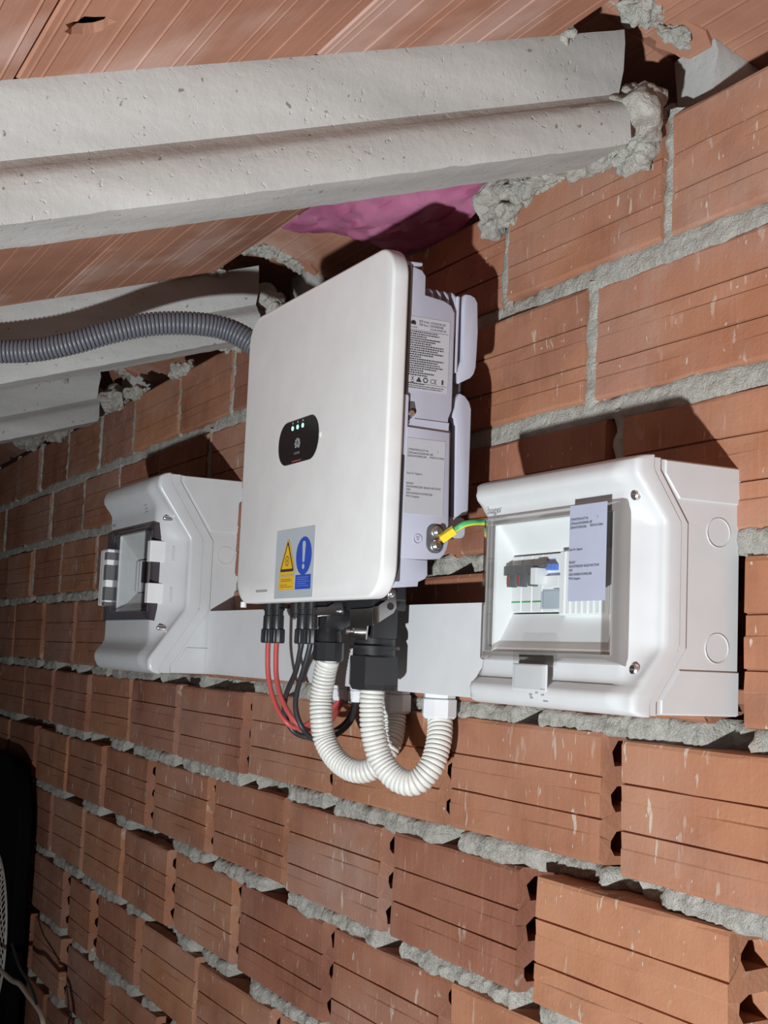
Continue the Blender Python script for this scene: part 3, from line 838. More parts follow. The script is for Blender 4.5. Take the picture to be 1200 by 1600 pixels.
bm_prism(tri(-0.1262, 0.2832, 0.0068, 0.0056, 0.0006), XT, XT - 0.0002, 'x', bm=sym)
for q in range(14):
    a0, a1 = 2 * PI * q / 14, 2 * PI * (q + 1) / 14
    bm_prism([(-0.1183 + r_ * math.cos(a), 0.2858 + r_ * math.sin(a)) for r_, a in ((0.0029, a0), (0.0029, a1), (0.0018, a1), (0.0018, a0))], XT, XT - 0.0002, 'x', bm=sym)
bm_prism([(-0.1355, 0.2820), (-0.1318, 0.2820), (-0.1318, 0.2828), (-0.1355, 0.2828)], XT, XT - 0.0002, 'x', bm=sym)
bm_prism([(-0.1352, 0.2885), (-0.1346, 0.2885), (-0.1320, 0.2840), (-0.1326, 0.2840)], XT, XT - 0.0002, 'x', bm=sym)
bm_prism([(-0.1326, 0.2885), (-0.1320, 0.2885), (-0.1346, 0.2840), (-0.1352, 0.2840)], XT, XT - 0.0002, 'x', bm=sym)
bm_prism([(-0.0990, 0.2835), (-0.0970, 0.2835), (-0.0970, 0.2885), (-0.0990, 0.2885)], XT, XT - 0.0002, 'x', bm=sym)
obj('approval_marks', sym, INK, lab)
for zr in (0.3374, 0.2814): obj('label_rule', bm_prism([(-0.1390, zr), (-0.0930, zr), (-0.0930, zr + .0003), (-0.1390, zr + .0003)], XT, XT - 0.0002, 'x'), INK, lab)
XS2 = -1.2052
ser = obj('serial_label', bm_prism(rrect(-0.1400, -0.0948, 0.1450, 0.2230, 0.0008, 2), XS2 - 0.0006, XS2 + 0.0002, 'x'), SILV, lowp)
SER = [('(1P)PN/ITEM:01077196', 0.0031, 0.000, -0.0125, 0.82), ('(23)Model:SUN2000-8K-LB0', 0.0031, 0.000, -0.0158, 0.82), ('(S)SN:HV2590025208', 0.0031, 0.000, -0.0191, 0.80), ('MADE IN CHINA', 0.0029, 0.0258, -0.0187, 0.80), ('7', 0.0030, 0.0345, -0.0125, 0.8),
       ('Scan For Support', 0.0031, 0.000, -0.0370, 0.82), ('REGKEY', 0.0030, 0.000, -0.0475, 0.80), ('SN:HV2590025208  REGKEY:NF7ZWHF', 0.0030, 0.000, -0.0508, 0.80), ('WIFI', 0.0030, 0.000, -0.0541, 0.80),
       ('SSID:SUN2000-HV2590025208', 0.0030, 0.000, -0.0574, 0.80), ('PSW:Changeme', 0.0030, 0.000, -0.0607, 0.80)]
side_text([(s, z, -0.1388 + y, 0.2225 + dz, sx) for s, z, y, dz, sx in SER], ser, x=XS2 + 0.0004)
# earth terminal
et = obj('earth_terminal', bm_prism(rrect(-0.1130, -0.0925, 0.1065, 0.1370, 0.009, 6), -1.2065, -1.2048, 'x', 0.0006, 1), BODYD, lowp, smooth=40)
def screw(parent, x, y, z, r, axis='x', name='screw', sgn=1):
    b = bm_lathe([(r, 0), (r, sgn * r * .4), (r * .8, sgn * r * .55)], (x, y, z), axis, 20)
    bm_lathe([(r * .62, sgn * r * .5), (r * .62, sgn * r * 1.2), (r * .5, sgn * r * 1.3)], (x, y, z), axis, 16, bm=b)
    o = obj(name, b, ZINC, parent, smooth=40)
    return o
screw(et, -1.2048, -0.1025, 0.1285, 0.0062); screw(et, -1.2048, -0.1030, 0.1140, 0.0062)
ringb = bmesh.new()
for q in range(20):
    a0, a1 = 2 * PI * q / 20, 2 * PI * (q + 1) / 20
    bm_prism([(-0.1234 + r_ * math.cos(a), 0.1195 + r_ * math.sin(a)) for r_, a in ((0.0050, a0), (0.0050, a1), (0.0042, a1), (0.0042, a0))], -1.2052, -1.2046, 'x', bm=ringb)
for yy, h in ((0.1212, 0.002), (0.1195, 0.0015), (0.118, 0.001)):
    bm_prism([(-0.1234 - h, yy), (-0.1234 + h, yy), (-0.1234 + h, yy + 0.0006), (-0.1234 - h, yy + 0.0006)], -1.2052, -1.2046, 'x', bm=ringb)
obj('earth_symbol', ringb, BODY, lowp)
# underside plate and connectors
obj('connector_plate', bm_box(-1.57, -1.310, -0.136, -0.078, 0.0600, 0.0795, 0.002), BLACK, inv)
for i, (x, red) in enumerate(((-1.6760, 1), (-1.6470, 1), (-1.5660, 0), (-1.5380, 0))):
    x = x + 0.043; y = -0.108
    x = {0: -1.6320, 1: -1.6040, 2: -1.5220, 3: -1.4965}[i]
    c = obj('solar_connector', bm_lathe([(0.0085, 0.062), (0.0085, 0.052), (0.0070, 0.0515), (0.0070, 0.046), (0.0080, 0.045), (0.0082, 0.022), (0.0072, 0.020), (0.0072, 0.012)], (x, y, 0), 'z', 24), BLACK, inv, smooth=40)
    obj('lock_nut', bm_lathe([(0.0080, 0.0285), (0.0098, 0.0275), (0.0100, 0.0120), (0.0088, 0.0100)], (x, y, 0), 'z', 48, wave=8, wamp=0.09), BLACK, c, smooth=50)
    obj('clip_arm', bm_box(x - 0.0105, x - 0.0080, y - 0.003, y + 0.003, 0.030, 0.055, 0.0008), BLACK, c)
    obj('clip_arm', bm_box(x + 0.0080, x + 0.0105, y - 0.003, y + 0.003, 0.030, 0.055, 0.0008), BLACK, c)
obj('spare_socket', bm_lathe([(0.009, 0.062), (0.009, 0.048), (0.0075, 0.047), (0.0075, 0.0425)], (-1.5615, -0.100, 0), 'z', 20), BLACK, inv, smooth=40)
obj('status_port', bm_lathe([(0.004, 0.060), (0.004, 0.053)], (-1.598, -0.158, 0), 'z', 12), COVER, inv, smooth=40)
# signal plug: elbow, nut, steel clip
sx, sy = -1.483, -0.090
b = bm_lathe([(0.0150, 0.006), (0.0150, 0.022), (0.0135, 0.024), (0.0135, 0.030), (0.0110, 0.034)], (sx, sy, 0), 'z', 28)
bm_lathe([(0.0175, -0.016), (0.0190, -0.012), (0.0190, 0.012), (0.0150, 0.018)], (sx + 0.010, sy, 0.047), 'y', 24, bm=b)
bm_box(sx - 0.018, sx + 0.026, sy - 0.014, sy + 0.016, 0.044, 0.066, 0.003, bm=b)
plug = obj('signal_plug', b, BLACK, inv, smooth=40)
obj('lock_nut', bm_lathe([(0.0160, 0.0135), (0.0186, 0.0125), (0.0186, -0.0070), (0.0165, -0.0095)], (sx, sy, 0), 'z', 40, flats=10), BLACK, plug, smooth=25)
b = bm_prism([(-1.4964, 0.0430), (-1.4550, 0.0440), (-1.4100, 0.0445), (-1.4055, 0.0465), (-1.4060, 0.0520), (-1.4110, 0.0600), (-1.4290, 0.0600), (-1.4490, 0.0549), (-1.4964, 0.0549)], -0.1095, -0.1078, 'y', 0.0006, 1)
clip = obj('steel_clip', b, STEEL, plug, smooth=40)
screw(clip, -1.4165, -0.1095, 0.0492, 0.0030, 'y', sgn=-1)
bmx = bm_box(-1.4964, -1.4760, -0.1095, -0.1078, 0.0280, 0.0450, 0.0006)
obj('clip_leg', bmx, STEEL, clip)
# mains connector
ax, ay = -1.360, -0.090
b = bm_box(ax - 0.034, ax + 0.026, ay - 0.016, ay + 0.016, 0.018, 0.068, 0.003)
bm_box(ax - 0.033, ax + 0.036, ay - 0.022, ay + 0.020, 0.050, 0.072, 0.002, bm=b)
bm_lathe([(0.0285, 0.0065), (0.0285, 0.0100), (0.0235, 0.0105), (0.0235, 0.020)], (ax, ay, 0), 'z', 36, bm=b)
bm_lathe([(0.0240, -0.004), (0.0240, 0.008)], (ax, ay, 0), 'z', 32, bm=b)
mc = obj('mains_connector', b, BLACK, inv, smooth=40)
obj('clamp_nut', bm_lathe([(0.0272, -0.0010), (0.0284, -0.0025), (0.0284, -0.0325), (0.0250, -0.0385), (0.0160, -0.0395)], (ax, ay, 0), 'z', 48, flats=8), BLACK, mc, smooth=25)
yk = -0.1150
b = bm_prism([(-1.3772, 0.0506), (-1.3309, 0.0512), (-1.3178, 0.0522), (-1.3160, 0.0324), (-1.3289, 0.0313), (-1.3315, 0.0167), (-1.3709, 0.0169)], yk, yk + 0.0018, 'y', 0.0006, 1)
clip = obj('steel_clip', b, STEEL, mc, smooth=40)
xa = -1.3112
b = bm_prism([(-0.1117, 0.0534), (-0.1109, 0.0355), (-0.0930, 0.0469), (-0.0900, 0.0529), (-0.0912, 0.0715), (-0.0940, 0.0738), (-0.0982, 0.0738), (-0.1020, 0.0697), (-0.1009, 0.0616)], xa, xa + 0.0018, 'x', 0.0005, 1)
arm = obj('clip_arm', b, STEEL, clip, smooth=40)
b = bmesh.new()
bp = [(-1.3190, yk), (-1.3150, yk + 0.0003), (-1.3115, yk + 0.0018), (-1.3094, -0.1109)]
va = [b.verts.new((x_, y_, 0.0324 + 0.0031 * q / 3)) for q, (x_, y_) in enumerate(bp)]; vb = [b.verts.new((x_, y_, 0.0522 + 0.0012 * q / 3)) for q, (x_, y_) in enumerate(bp)]
for q in range(3): b.faces.new((va[q], va[q + 1], vb[q + 1], vb[q]))
bmesh.ops.solidify(b, geom=b.faces[:], thickness=0.0015)
obj('clip_bend', b, STEEL, clip, smooth=60)
obj('clip_hole', bm_prism(circ(-0.0976, 0.0538, 0.0042, 16), xa + 0.0010, xa + 0.0021, 'x'), BLACK, clip)
screw(clip, xa + 0.0018, -0.0979, 0.0676, 0.0042)
b = bm_lathe([(0.0028, 0), (0.0040, 0), (0.0040, -0.006), (0.0024, -0.007), (0.0024, -0.011), (0.0036, -0.012), (0.0036, -0.016)], (-1.3525, yk, 0.0254), 'y', 18)
obj('clip_screw', b, ZINC, clip, smooth=40)

# ------------------------------------------------------------------ cable duct with glands
duct = obj('cable_duct', bm_box(-2.048, -1.132, -0.0425, 0.004, -0.0385, 0.0575, 0.0012, 1), DUCT, origin=(-1.6, 0, -0.0385))
tag(duct, 'white rectangular cable duct running between the two enclosures', 'duct')
b = bm_prism([(-0.0445, 0.0590), (-0.0445, -0.0400), (-0.034, -0.0400), (-0.034, -0.0383), (-0.0428, -0.0383), (-0.0428, 0.0573), (-0.034, 0.0573), (-0.034, 0.0590)], -2.046, -1.134, 'x', 0.0004, 1)
obj('duct_lid', b, DUCT, duct)
def gland(x, y, r, hn, name='cable_gland'):
    g_ = obj(name, bm_lathe([(r * .92, -0.0380), (r * .92, -0.0445), (r * .80, -0.0450), (r * .80, -0.060)], (x, y, 0), 'z', 40, flats=8), GLAND, duct, smooth=25)
    obj('gland_nut', bm_lathe([(r * .94, -0.0455), (r, -0.0465), (r, -0.0455 - hn + 0.003), (r * .88, -0.0455 - hn)], (x, y, 0), 'z', 40, flats=8), GLAND, g_, smooth=25)
gland(-1.5905, -0.0215, 0.0105, 0.014)
gland(-1.5430, -0.0215, 0.0105, 0.014)
gland(-1.4340, -0.0225, 0.0200, 0.022)
gland(-1.3260, -0.0225, 0.0200, 0.022)

# ------------------------------------------------------------------ cables and conduits
def cable(name, pts, r, mat, label, cat, group=None):
    return tag(obj(name, bm_tube(spline(pts, 0.004), r, 12), mat, origin=pts[0], smooth=60), label, cat, group)
dx = 0.0
cable('solar_cable', [(-1.6320, -0.108, 0.016), (-1.632, -0.108, -0.005), (-1.630, -0.106, -0.035), (-1.617, -0.101, -0.066), (-1.600, -0.092, -0.0885), (-1.598, -0.076, -0.0965), (-1.598, -0.057, -0.089), (-1.5925, -0.035, -0.0735), (-1.5905, -0.0215, -0.058), (-1.5905, -0.0215, -0.045)], 0.0034, REDC, 'red solar cable hanging outermost left below the inverter', 'cable', 'red solar cables')
cable('solar_cable', [(-1.6040, -0.108, 0.016), (-1.604, -0.108, -0.005), (-1.601, -0.107, -0.034), (-1.585, -0.104, -0.0615), (-1.568, -0.096, -0.083), (-1.560, -0.080, -0.0965), (-1.566, -0.056, -0.0955), (-1.573, -0.036, -0.078), (-1.585, -0.021, -0.058), (-1.5865, -0.0205, -0.045)], 0.0034, REDC, 'red solar cable hanging second from left below the inverter', 'cable', 'red solar cables')
cable('solar_cable', [(-1.5220, -0.108, 0.016), (-1.526, -0.108, 0.004), (-1.545, -0.105, -0.0243), (-1.583, -0.100, -0.0535), (-1.602, -0.093, -0.0785), (-1.603, -0.080, -0.1005), (-1.588, -0.066, -0.1072), (-1.573, -0.048, -0.104), (-1.550, -0.031, -0.0862), (-1.543, -0.0215, -0.060), (-1.543, -0.0215, -0.045)], 0.0034, BLKC, 'black solar cable crossing behind the red loops, left of its pair', 'cable', 'black solar cables')
cable('solar_cable', [(-1.4965, -0.108, 0.016), (-1.500, -0.108, 0.004), (-1.513, -0.108, -0.0196), (-1.535, -0.106, -0.0475), (-1.548, -0.101, -0.0715), (-1.550, -0.090, -0.0937), (-1.534, -0.078, -0.1072), (-1.527, -0.056, -0.101), (-1.5235, -0.037, -0.0832), (-1.540, -0.0225, -0.060), (-1.5405, -0.0225, -0.045)], 0.0034, BLKC, 'black solar cable looping nearest the white flexible conduit', 'cable', 'black solar cables')
CON = 'white flexible conduits'
P1 = [(-1.483, -0.09, 0.002), (-1.483, -0.09, -0.008), (-1.4898, -0.09, -0.0222), (-1.4976, -0.09, -0.0532), (-1.4945, -0.09, -0.0799), (-1.4915, -0.085, -0.1049), (-1.4698, -0.077, -0.1273), (-1.4411, -0.065, -0.1366), (-1.4230, -0.05, -0.1286), (-1.4190, -0.036, -0.1054), (-1.4280, -0.026, -0.0852), (-1.4340, -0.0225, -0.0640), (-1.4340, -0.0225, -0.055)]
tag(obj('flexible_conduit', bm_corrugated(P1, 0.0140, 0.0049, 0.0030), FLEX, origin=P1[0], smooth=38), 'white ribbed flexible conduit looping from the smaller black plug', 'conduit', CON)
P2 = [(-1.360, -0.09, -0.028), (-1.360, -0.09, -0.0400), (-1.3600, -0.09, -0.0574), (-1.3577, -0.088, -0.0857), (-1.3518, -0.08, -0.1148), (-1.3361, -0.068, -0.1344), (-1.3186, -0.054, -0.1372), (-1.3090, -0.04, -0.1199), (-1.3120, -0.03, -0.0956), (-1.3200, -0.024, -0.0751), (-1.3260, -0.0225, -0.0620), (-1.3260, -0.0225, -0.052)]
tag(obj('flexible_conduit', bm_corrugated(P2, 0.0144, 0.0051, 0.0030), FLEX, origin=P2[0], smooth=38), 'white ribbed flexible conduit looping in front, from the large black connector', 'conduit', CON)
PG = [(-1.80, -0.95, 0.215), (-1.80, -0.75, 0.310), (-1.808, -0.58, 0.362), (-1.812, -0.4882, 0.3765), (-1.799, -0.4443, 0.380), (-1.7772, -0.4001, 0.3844), (-1.7534, -0.3556, 0.3967), (-1.734, -0.3101, 0.4143), (-1.7197, -0.2625, 0.4282), (-1.7058, -0.2137, 0.4336), (-1.698, -0.1754, 0.4324), (-1.6852, -0.1474, 0.4216), (-1.6700, -0.1226, 0.4010), (-1.650, -0.105, 0.365), (-1.628, -0.085, 0.30), (-1.624, -0.060, 0.22), (-1.624, -0.030, 0.12), (-1.624, -0.0215, 0.056)]
tag(obj('flexible_conduit', bm_corrugated(PG, 0.0160, 0.0055, 0.0030), FLEXG, origin=PG[-1], smooth=38), 'grey ribbed flexible conduit sweeping in from the left behind the inverter', 'conduit')
# earth wire, green with a yellow stripe, ends in a yellow ferrule
EW = [(-1.1915, -0.0900, 0.1290), (-1.1890, -0.0850, 0.1330), (-1.1851, -0.08, 0.1369), (-1.1842, -0.07, 0.1396), (-1.1862, -0.055, 0.141), (-1.1700, -0.045, 0.1392), (-1.1400, -0.04, 0.135)]
path = spline(EW, 0.002)
b = bm_tube(path, 0.0033, 12, mat_of=lambda i, k: 1 if k in (4, 5, 6, 7, 8) else 0)
ewo = obj('earth_wire', b, [EGRN, EYEL], origin=EW[-1], smooth=60)
tag(ewo, 'green and yellow earth wire screwed to the inverter side', 'wire')
fp = spline([(-1.2010, -0.1000, 0.1200), (-1.1965, -0.0945, 0.1252), (-1.1915, -0.0895, 0.1300)], 0.002)
b = bmesh.new()
bm_tube([fp[1], fp[-1] + (fp[-1] - fp[-2]) * 1.5], 0.0054, 4, bm=b)
obj('ferrule', b, FERR, ewo)
obj('ring_lug', bm_tube([Vector((-1.2030, -0.1030, 0.1165)), Vector((-1.2000, -0.0985, 0.1215))], 0.0028, 8), COPR, ewo)

# ------------------------------------------------------------------ enclosures
def sstep(t): t = max(0, min(1, t)); return t * t * (3 - 2 * t)
def enclosure(name, label, P):
    X0, X1, Z0, Z1 = P['X0'], P['X1'], P['Z0'], P['Z1']
    ds1, ds2, za, zb = P['ds1'], P['ds2'], P['za'], P['zb']
    dr, df, dm, r, e1 = P['dr'], P['df'], P['dm'], P['r'], P['e1']
    wx0, wx1, wz0, wz1 = P['win']
    dw, rim = P['dw'], P['rim']
    t = thing(name, label, 'enclosure', ((X0 + X1) / 2, 0, Z0))
    def seam(z, off=0.0):
        if z > zb: return ds2 + (ds1 - ds2) * min(1, (z - zb) / (Z1 - 0.012 - zb)) + off
        if z < za: return ds2 + (ds1 - ds2) * min(1, (za - z) / (za - Z0 - 0.012)) + off
        return ds2 + off
    # base
    i = 0.002
    pr = [(0.004, Z0 + i), (0.004, Z1 - i), (-ds1, Z1 - i), (-ds1, Z1 - 0.012), (-ds2, zb), (-ds2, za), (-ds1, Z0 + 0.012), (-ds1, Z0 + i)]
    pr = [(y - 0.003 if y < 0 else y, z) for y, z in pr]
    base = obj('base', bm_prism(pr, X0 + i, X1 - i, 'x', 0.0008, 1), BOX, t)
    zu, zl = P['band']
    bu = bm_prism([(0.004, zu), (0.004, Z1 - i - 0.0008), (-ds1 + .004, Z1 - i - 0.0008), (-ds1 + .004, Z1 - 0.014), (-seam(zu) + .004, zu)], X0 + i - 0.0016, X1 - i + 0.0016, 'x', 0.0007, 1)
    obj('side_band', bu, BOX, base)
    bl = bm_prism([(0.004, zl), (0.004, Z0 + i + 0.0008), (-ds1 + .004, Z0 + i + 0.0008), (-ds1 + .004, Z0 + 0.014), (-seam(zl) + .004, zl)], X0 + i - 0.0016, X1 - i + 0.0016, 'x', 0.0007, 1)
    obj('side_band', bl, BOX, base)
    for (ky, kz, kr) in P['knock']:
        b = bmesh.new()
        path = [Vector((X1 - i + 0.0002, ky + kr * math.cos(2 * PI * q / 40), kz + kr * math.sin(2 * PI * q / 40))) for q in range(41)]
        bm_tube(path, 0.0006, 6, bm=b)
        obj('knockout', b, BOX, base, smooth=60)
    # gasket strip between base and lid
    gk = [(-seam(z) + 0.0015, z) for z in (Z1 - i - .001, Z1 - 0.012, zb, za, Z0 + 0.012, Z0 + i + .001)]
    gk2 = [(-seam(z) - 0.006, z) for z in (Z1 - i - .001, Z1 - 0.012, zb, za, Z0 + 0.012, Z0 + i + .001)]
    obj('gasket', bm_prism(gk + gk2[::-1], X0 + i - 0.0002, X1 - i - 0.0004, 'x'), GREYP, base)
    # middle lip
    lp = P['lip']
    g1 = [(-seam(z) - 0.0012, z) for z in (Z1 - .0015, Z1 - 0.012, zb, za, Z0 + 0.012, Z0 + .0015)]
    g2 = [(-seam(z) - lp, z) for z in (Z1 - .0015, Z1 - 0.012, zb, za, Z0 + 0.012, Z0 + .0015)]
    obj('rim', bm_prism(g1 + g2[::-1], X0 + 0.0004, X1 - 0.0004, 'x', 0.0006, 1), BOX, base)
    # lid as a relief surface
    def inner(z):
        rt, rbz = Z1 - r, Z0 + r
        if z >= rt: return dr - r * 0.9 + 0.9 * math.sqrt(max(0, r * r - (z - rt) ** 2))
        if z <= rbz: return dr - r * 0.9 + 0.9 * math.sqrt(max(0, r * r - (rbz - z) ** 2))
        k = min(rt - z, z - rbz) / (r * P.get('tw', 1.2))
        return dr + (df - dr) * sstep(k)
    def end(z):
        if z > zb: q = dm + (dr - 0.006 - dm) * min(1, (z - zb) / (Z1 - r - zb))
        elif z < za: q = dm + (dr - 0.006 - dm) * min(1, (za - z) / (za - Z0 - r))
        else: q = dm
        return min(q, inner(z) - 0.001)
    def depth(x, z):
        xr = min(X1 - x, (x - X0) * P.get('lk', 1.6))
        kk = sstep((e1 - xr) / (e1 - 0.006))
        d = inner(z) * (1 - kk) + end(z) * kk
        if xr < 0.006: d -= 0.006 - math.sqrt(max(0, 0.006 ** 2 - (0.006 - xr) ** 2))
        return d
    xs = sorted(set([X0 + (X1 - X0) * q / 30 for q in range(31)] + [X1 - e1 * q / 14 for q in range(15)] + [X0 + 0.03 * q / 10 for q in range(11)] + [X1 - .001, X1 - .003, X0 + .001, X0 + .003, wx0, wx1]))
    zs = sorted(set([Z0 + (Z1 - Z0) * q / 44 for q in range(45)] + [Z1 - .0006, Z1 - .002, Z1 - .004, Z0 + .0006, Z0 + .002, Z0 + .004, wz0, wz1]))
    xs = [x for q, x in enumerate(xs) if q == 0 or x - xs[q - 1] > 2e-4 or x in (wx0, wx1)]
    b = bmesh.new()
    gr = [[b.verts.new((x, -depth(x, z), z)) for z in zs] for x in xs]
    for a in range(len(xs) - 1):
        for c in range(len(zs) - 1):
            if wx0 - 1e-6 <= xs[a] and xs[a + 1] <= wx1 + 1e-6 and wz0 - 1e-6 <= zs[c] and zs[c + 1] <= wz1 + 1e-6: continue
            b.faces.new((gr[a][c], gr[a + 1][c], gr[a + 1][c + 1], gr[a][c + 1]))
    # skirts back to the seam
    def skirt(line):
        prev = None
        for v in line:
            d = min(seam(v.co.z) + lp, -v.co.y - 1e-4)
            nv = b.verts.new((v.co.x, -d, v.co.z))
            if prev: b.faces.new((prev[0], v, nv, prev[1]))
            prev = (v, nv)
    skirt(gr[0]); skirt(gr[-1]); skirt([g_[0] for g_ in gr]); skirt([g_[-1] for g_ in gr])
    bmesh.ops.remove_doubles(b, verts=b.verts[:], dist=1e-6)
    lid = obj('lid', b, BOX, t, smooth=45)
    # recess behind the window
    ci0, ci1, cj0, cj1, dc = P['cut']
    b = bmesh.new()
    O = [b.verts.new((x, -df + 0.002, z)) for x, z in ((wx0, wz0), (wx1, wz0), (wx1, wz1), (wx0, wz1))]
    O2 = [b.verts.new((x, -df - 0.001, z)) for x, z in ((wx0, wz0), (wx1, wz0), (wx1, wz1), (wx0, wz1))]
    I = [b.verts.new((x, -dc, z)) for x, z in ((ci0, cj0), (ci1, cj0), (ci1, cj1), (ci0, cj1))]
    J = [b.verts.new((x, -dc + 0.02, z)) for x, z in ((ci0, cj0), (ci1, cj0), (ci1, cj1), (ci0, cj1))]
    for q in range(4):
        n2 = (q + 1) % 4
        b.faces.new((O[q], O[n2], I[n2], I[q])); b.faces.new((I[q], I[n2], J[n2], J[q])); b.faces.new((O2[q], O2[n2], O[n2], O[q]))
    b.faces.new(J)
    obj('inner_panel', b, WHITE, lid)
    return t, base, lid, depth

# right, small enclosure
RP = dict(X0=-1.122, X1=-0.868, Z0=-0.0405, Z1=0.1715, ds1=0.080, ds2=0.051, za=0.015, zb=0.118, dr=0.1115, df=0.098, dm=0.076, r=0.017, e1=0.030, lk=2.6, tw=0.55, lip=0.0085,
          win=(-1.094, -0.908, 0.008, 0.1275), dw=0.1085, rim=0.010, band=(0.138, -0.002), knock=[(-0.019, 0.113, 0.0122), (-0.019, 0.017, 0.0122)], cut=(-1.088, -0.925, 0.044, 0.100, 0.080))
boxR, baseR, lidR, depR = enclosure('distribution_box', 'smaller white enclosure at right with clear window and breakers inside', RP)
def window(lid, P, clear_m, rim_m, outer, yb, name='window_cover'):
    """a clear lid: pane, thicker perimeter walls, flange"""
    x0, x1, z0, z1 = P['win']; ox0, ox1, oz0, oz1 = outer; d = P['dw']
    wdw = obj(name, bm_box(x0, x1, -d, -d + 0.0022, z0, z1, 0.0006, 1), clear_m, lid)
    b = bmesh.new()
    def wall4(a, c, ya, yc):
        va = [b.verts.new((x, ya, z)) for x, z in ((a[0], a[2]), (a[1], a[2]), (a[1], a[3]), (a[0], a[3]))]
        vc = [b.verts.new((x, yc, z)) for x, z in ((c[0], c[2]), (c[1], c[2]), (c[1], c[3]), (c[0], c[3]))]
        for q in range(4): b.faces.new((va[q], va[(q + 1) % 4], vc[(q + 1) % 4], vc[q]))
    s = 0.0
    inn = (x0, x1, z0, z1); mid = (x0 - 0.004, x1 + 0.004, z0 - 0.004, z1 + 0.004)
    wall4(inn, mid, -d, -d + 0.002)
    wall4(mid, (ox0 + 0.003, ox1 - 0.003, oz0 + 0.003, oz1 - 0.003), -d + 0.002, -d + 0.006)
    wall4((ox0 + 0.003, ox1 - 0.003, oz0 + 0.003, oz1 - 0.003), outer, -d + 0.006, -yb)
    wall4((x0 + 0.001, x1 - 0.001, z0 + 0.001, z1 - 0.001), (x0 + 0.001, x1 - 0.001, z0 + 0.001, z1 - 0.001), -d + 0.002, -d + 0.009)
    obj('window_rim', b, rim_m, wdw)
    return wdw
wR = window(lidR, RP, CLEAR, CLEARF, (-1.1115, -0.890, -0.0015, 0.1375), 0.094)
# latch at the bottom of the window
lt = obj('window_latch', bm_box(-1.034, -0.983, -0.1135, -0.1000, -0.0040, 0.011, 0.0015), CLEAR, wR)
obj('latch_tongue', bm_box(-1.031, -0.986, -0.1150, -0.1110, -0.0240, -0.0040, 0.001), CLEAR, lt)
obj('latch_plate', bm_box(-1.036, -0.981, -0.1120, -0.1100, -0.0260, -0.002, 0.001), BOX, lidR)
for z, d in ((0.1395, 0.0), (-0.0030, 0.0)):
    b = bm_lathe([(0.0048, 0), (0.0048, -0.003), (0.0036, -0.0042)], (-0.8835, -depR(-0.8835, z) + 0.002, z), 'y', 18)
    sc = obj('screw', b, ZINC, lidR, smooth=40)
    b = bm_box(-0.8865, -0.8805, -depR(-0.8835, z) - 0.0026, -depR(-0.8835, z) - 0.0021, z - 0.0006, z + 0.0006)
    obj('screw_slot', b, GREYP, sc)
b = bm_text(':hager', 0.0110, -1.1105, 0, 0.1395, sx=1.0)
for v in b.verts: v.co.y = -depR(v.co.x, v.co.z) - 0.0012
obj('lettering', b, INKG, lidR)
b = dashes([0.004, 0.004], -1.008, -0.0300, 0.0025, 0.0016, 'y', 0, 5)
dashes([0.007, 0.005, 0.007], -0.989, -0.0240, 0.0052, 0.0011, 'y', 0, 6, bm=b)
bm_prism([(-0.998, -0.0275), (-0.994, -0.0275), (-0.994, -0.0220), (-0.998, -0.0220)], 0, .0002, 'y', bm=b)
for v in b.verts: v.co.y = -depR(v.co.x, v.co.z) - 0.0006 - v.co.y
obj('moulded_marks', b, INKG, lidR)
YL = -RP['dw'] - 0.0004
ser2 = obj('serial_label', bm_box(-0.9560, -0.9030, YL, YL + 0.0004, 0.0525, 0.1345), SILB, wR)
b = bmesh.new()
for s_, z_, y_, dz, sx_ in SER: merge(b, bm_text(s_, z_ * 1.02, -0.9550 + y_ * 1.12, YL - 0.0003, 0.1345 + dz * 1.05, sx=sx_ * 1.05))
obj('printed_text', b, INK, ser2)
# breakers behind the window
def device(name, label, x0, x1, faces, group=None, cat='breaker'):
    t_ = thing(name, label, cat, ((x0 + x1) / 2, -0.062, 0.046), group)
    obj('body', bm_box(x0, x1, -0.0835, -0.062, 0.0455, 0.0985, 0.0008, 1), WHITE, t_)
    for nm, mt, bx in faces: obj(nm, bm_box(*bx, 0.0003, 1), mt, t_)
    return t_
zx = [-1.0870, -1.0690, -1.0510, -1.0330]
for q, who in enumerate(('leftmost', 'second', 'third')):
    a, c = zx[q] + 0.0004, zx[q + 1] - 0.0004
    m = (a + c) / 2
    fc = [('toggle', GREYP, (a - 0.0004, c + 0.0004, -0.0925, -0.083, 0.0800, 0.0890)),
          ('toggle_grip', GREYP, (m - 0.0030, m + 0.0010, -0.0925, -0.083, 0.0690, 0.0810)),
          ('indicator', REDW if q < 2 else GREYP, (m - 0.0026, m + 0.0006, -0.0931, -0.083, 0.0715, 0.0790)),
          ('green_stripe', GRN, (a + 0.001, c - 0.001, -0.0839, -0.083, 0.0545, 0.0560))]
    device('circuit_breaker', ['leftmost breaker in the clear windowed box, red indicator', 'second breaker from left in the clear windowed box, red indicator', 'third breaker in the clear windowed box, grey indicator'][q], a, c, fc, 'circuit breakers in the right enclosure')
    if q == 1: pass
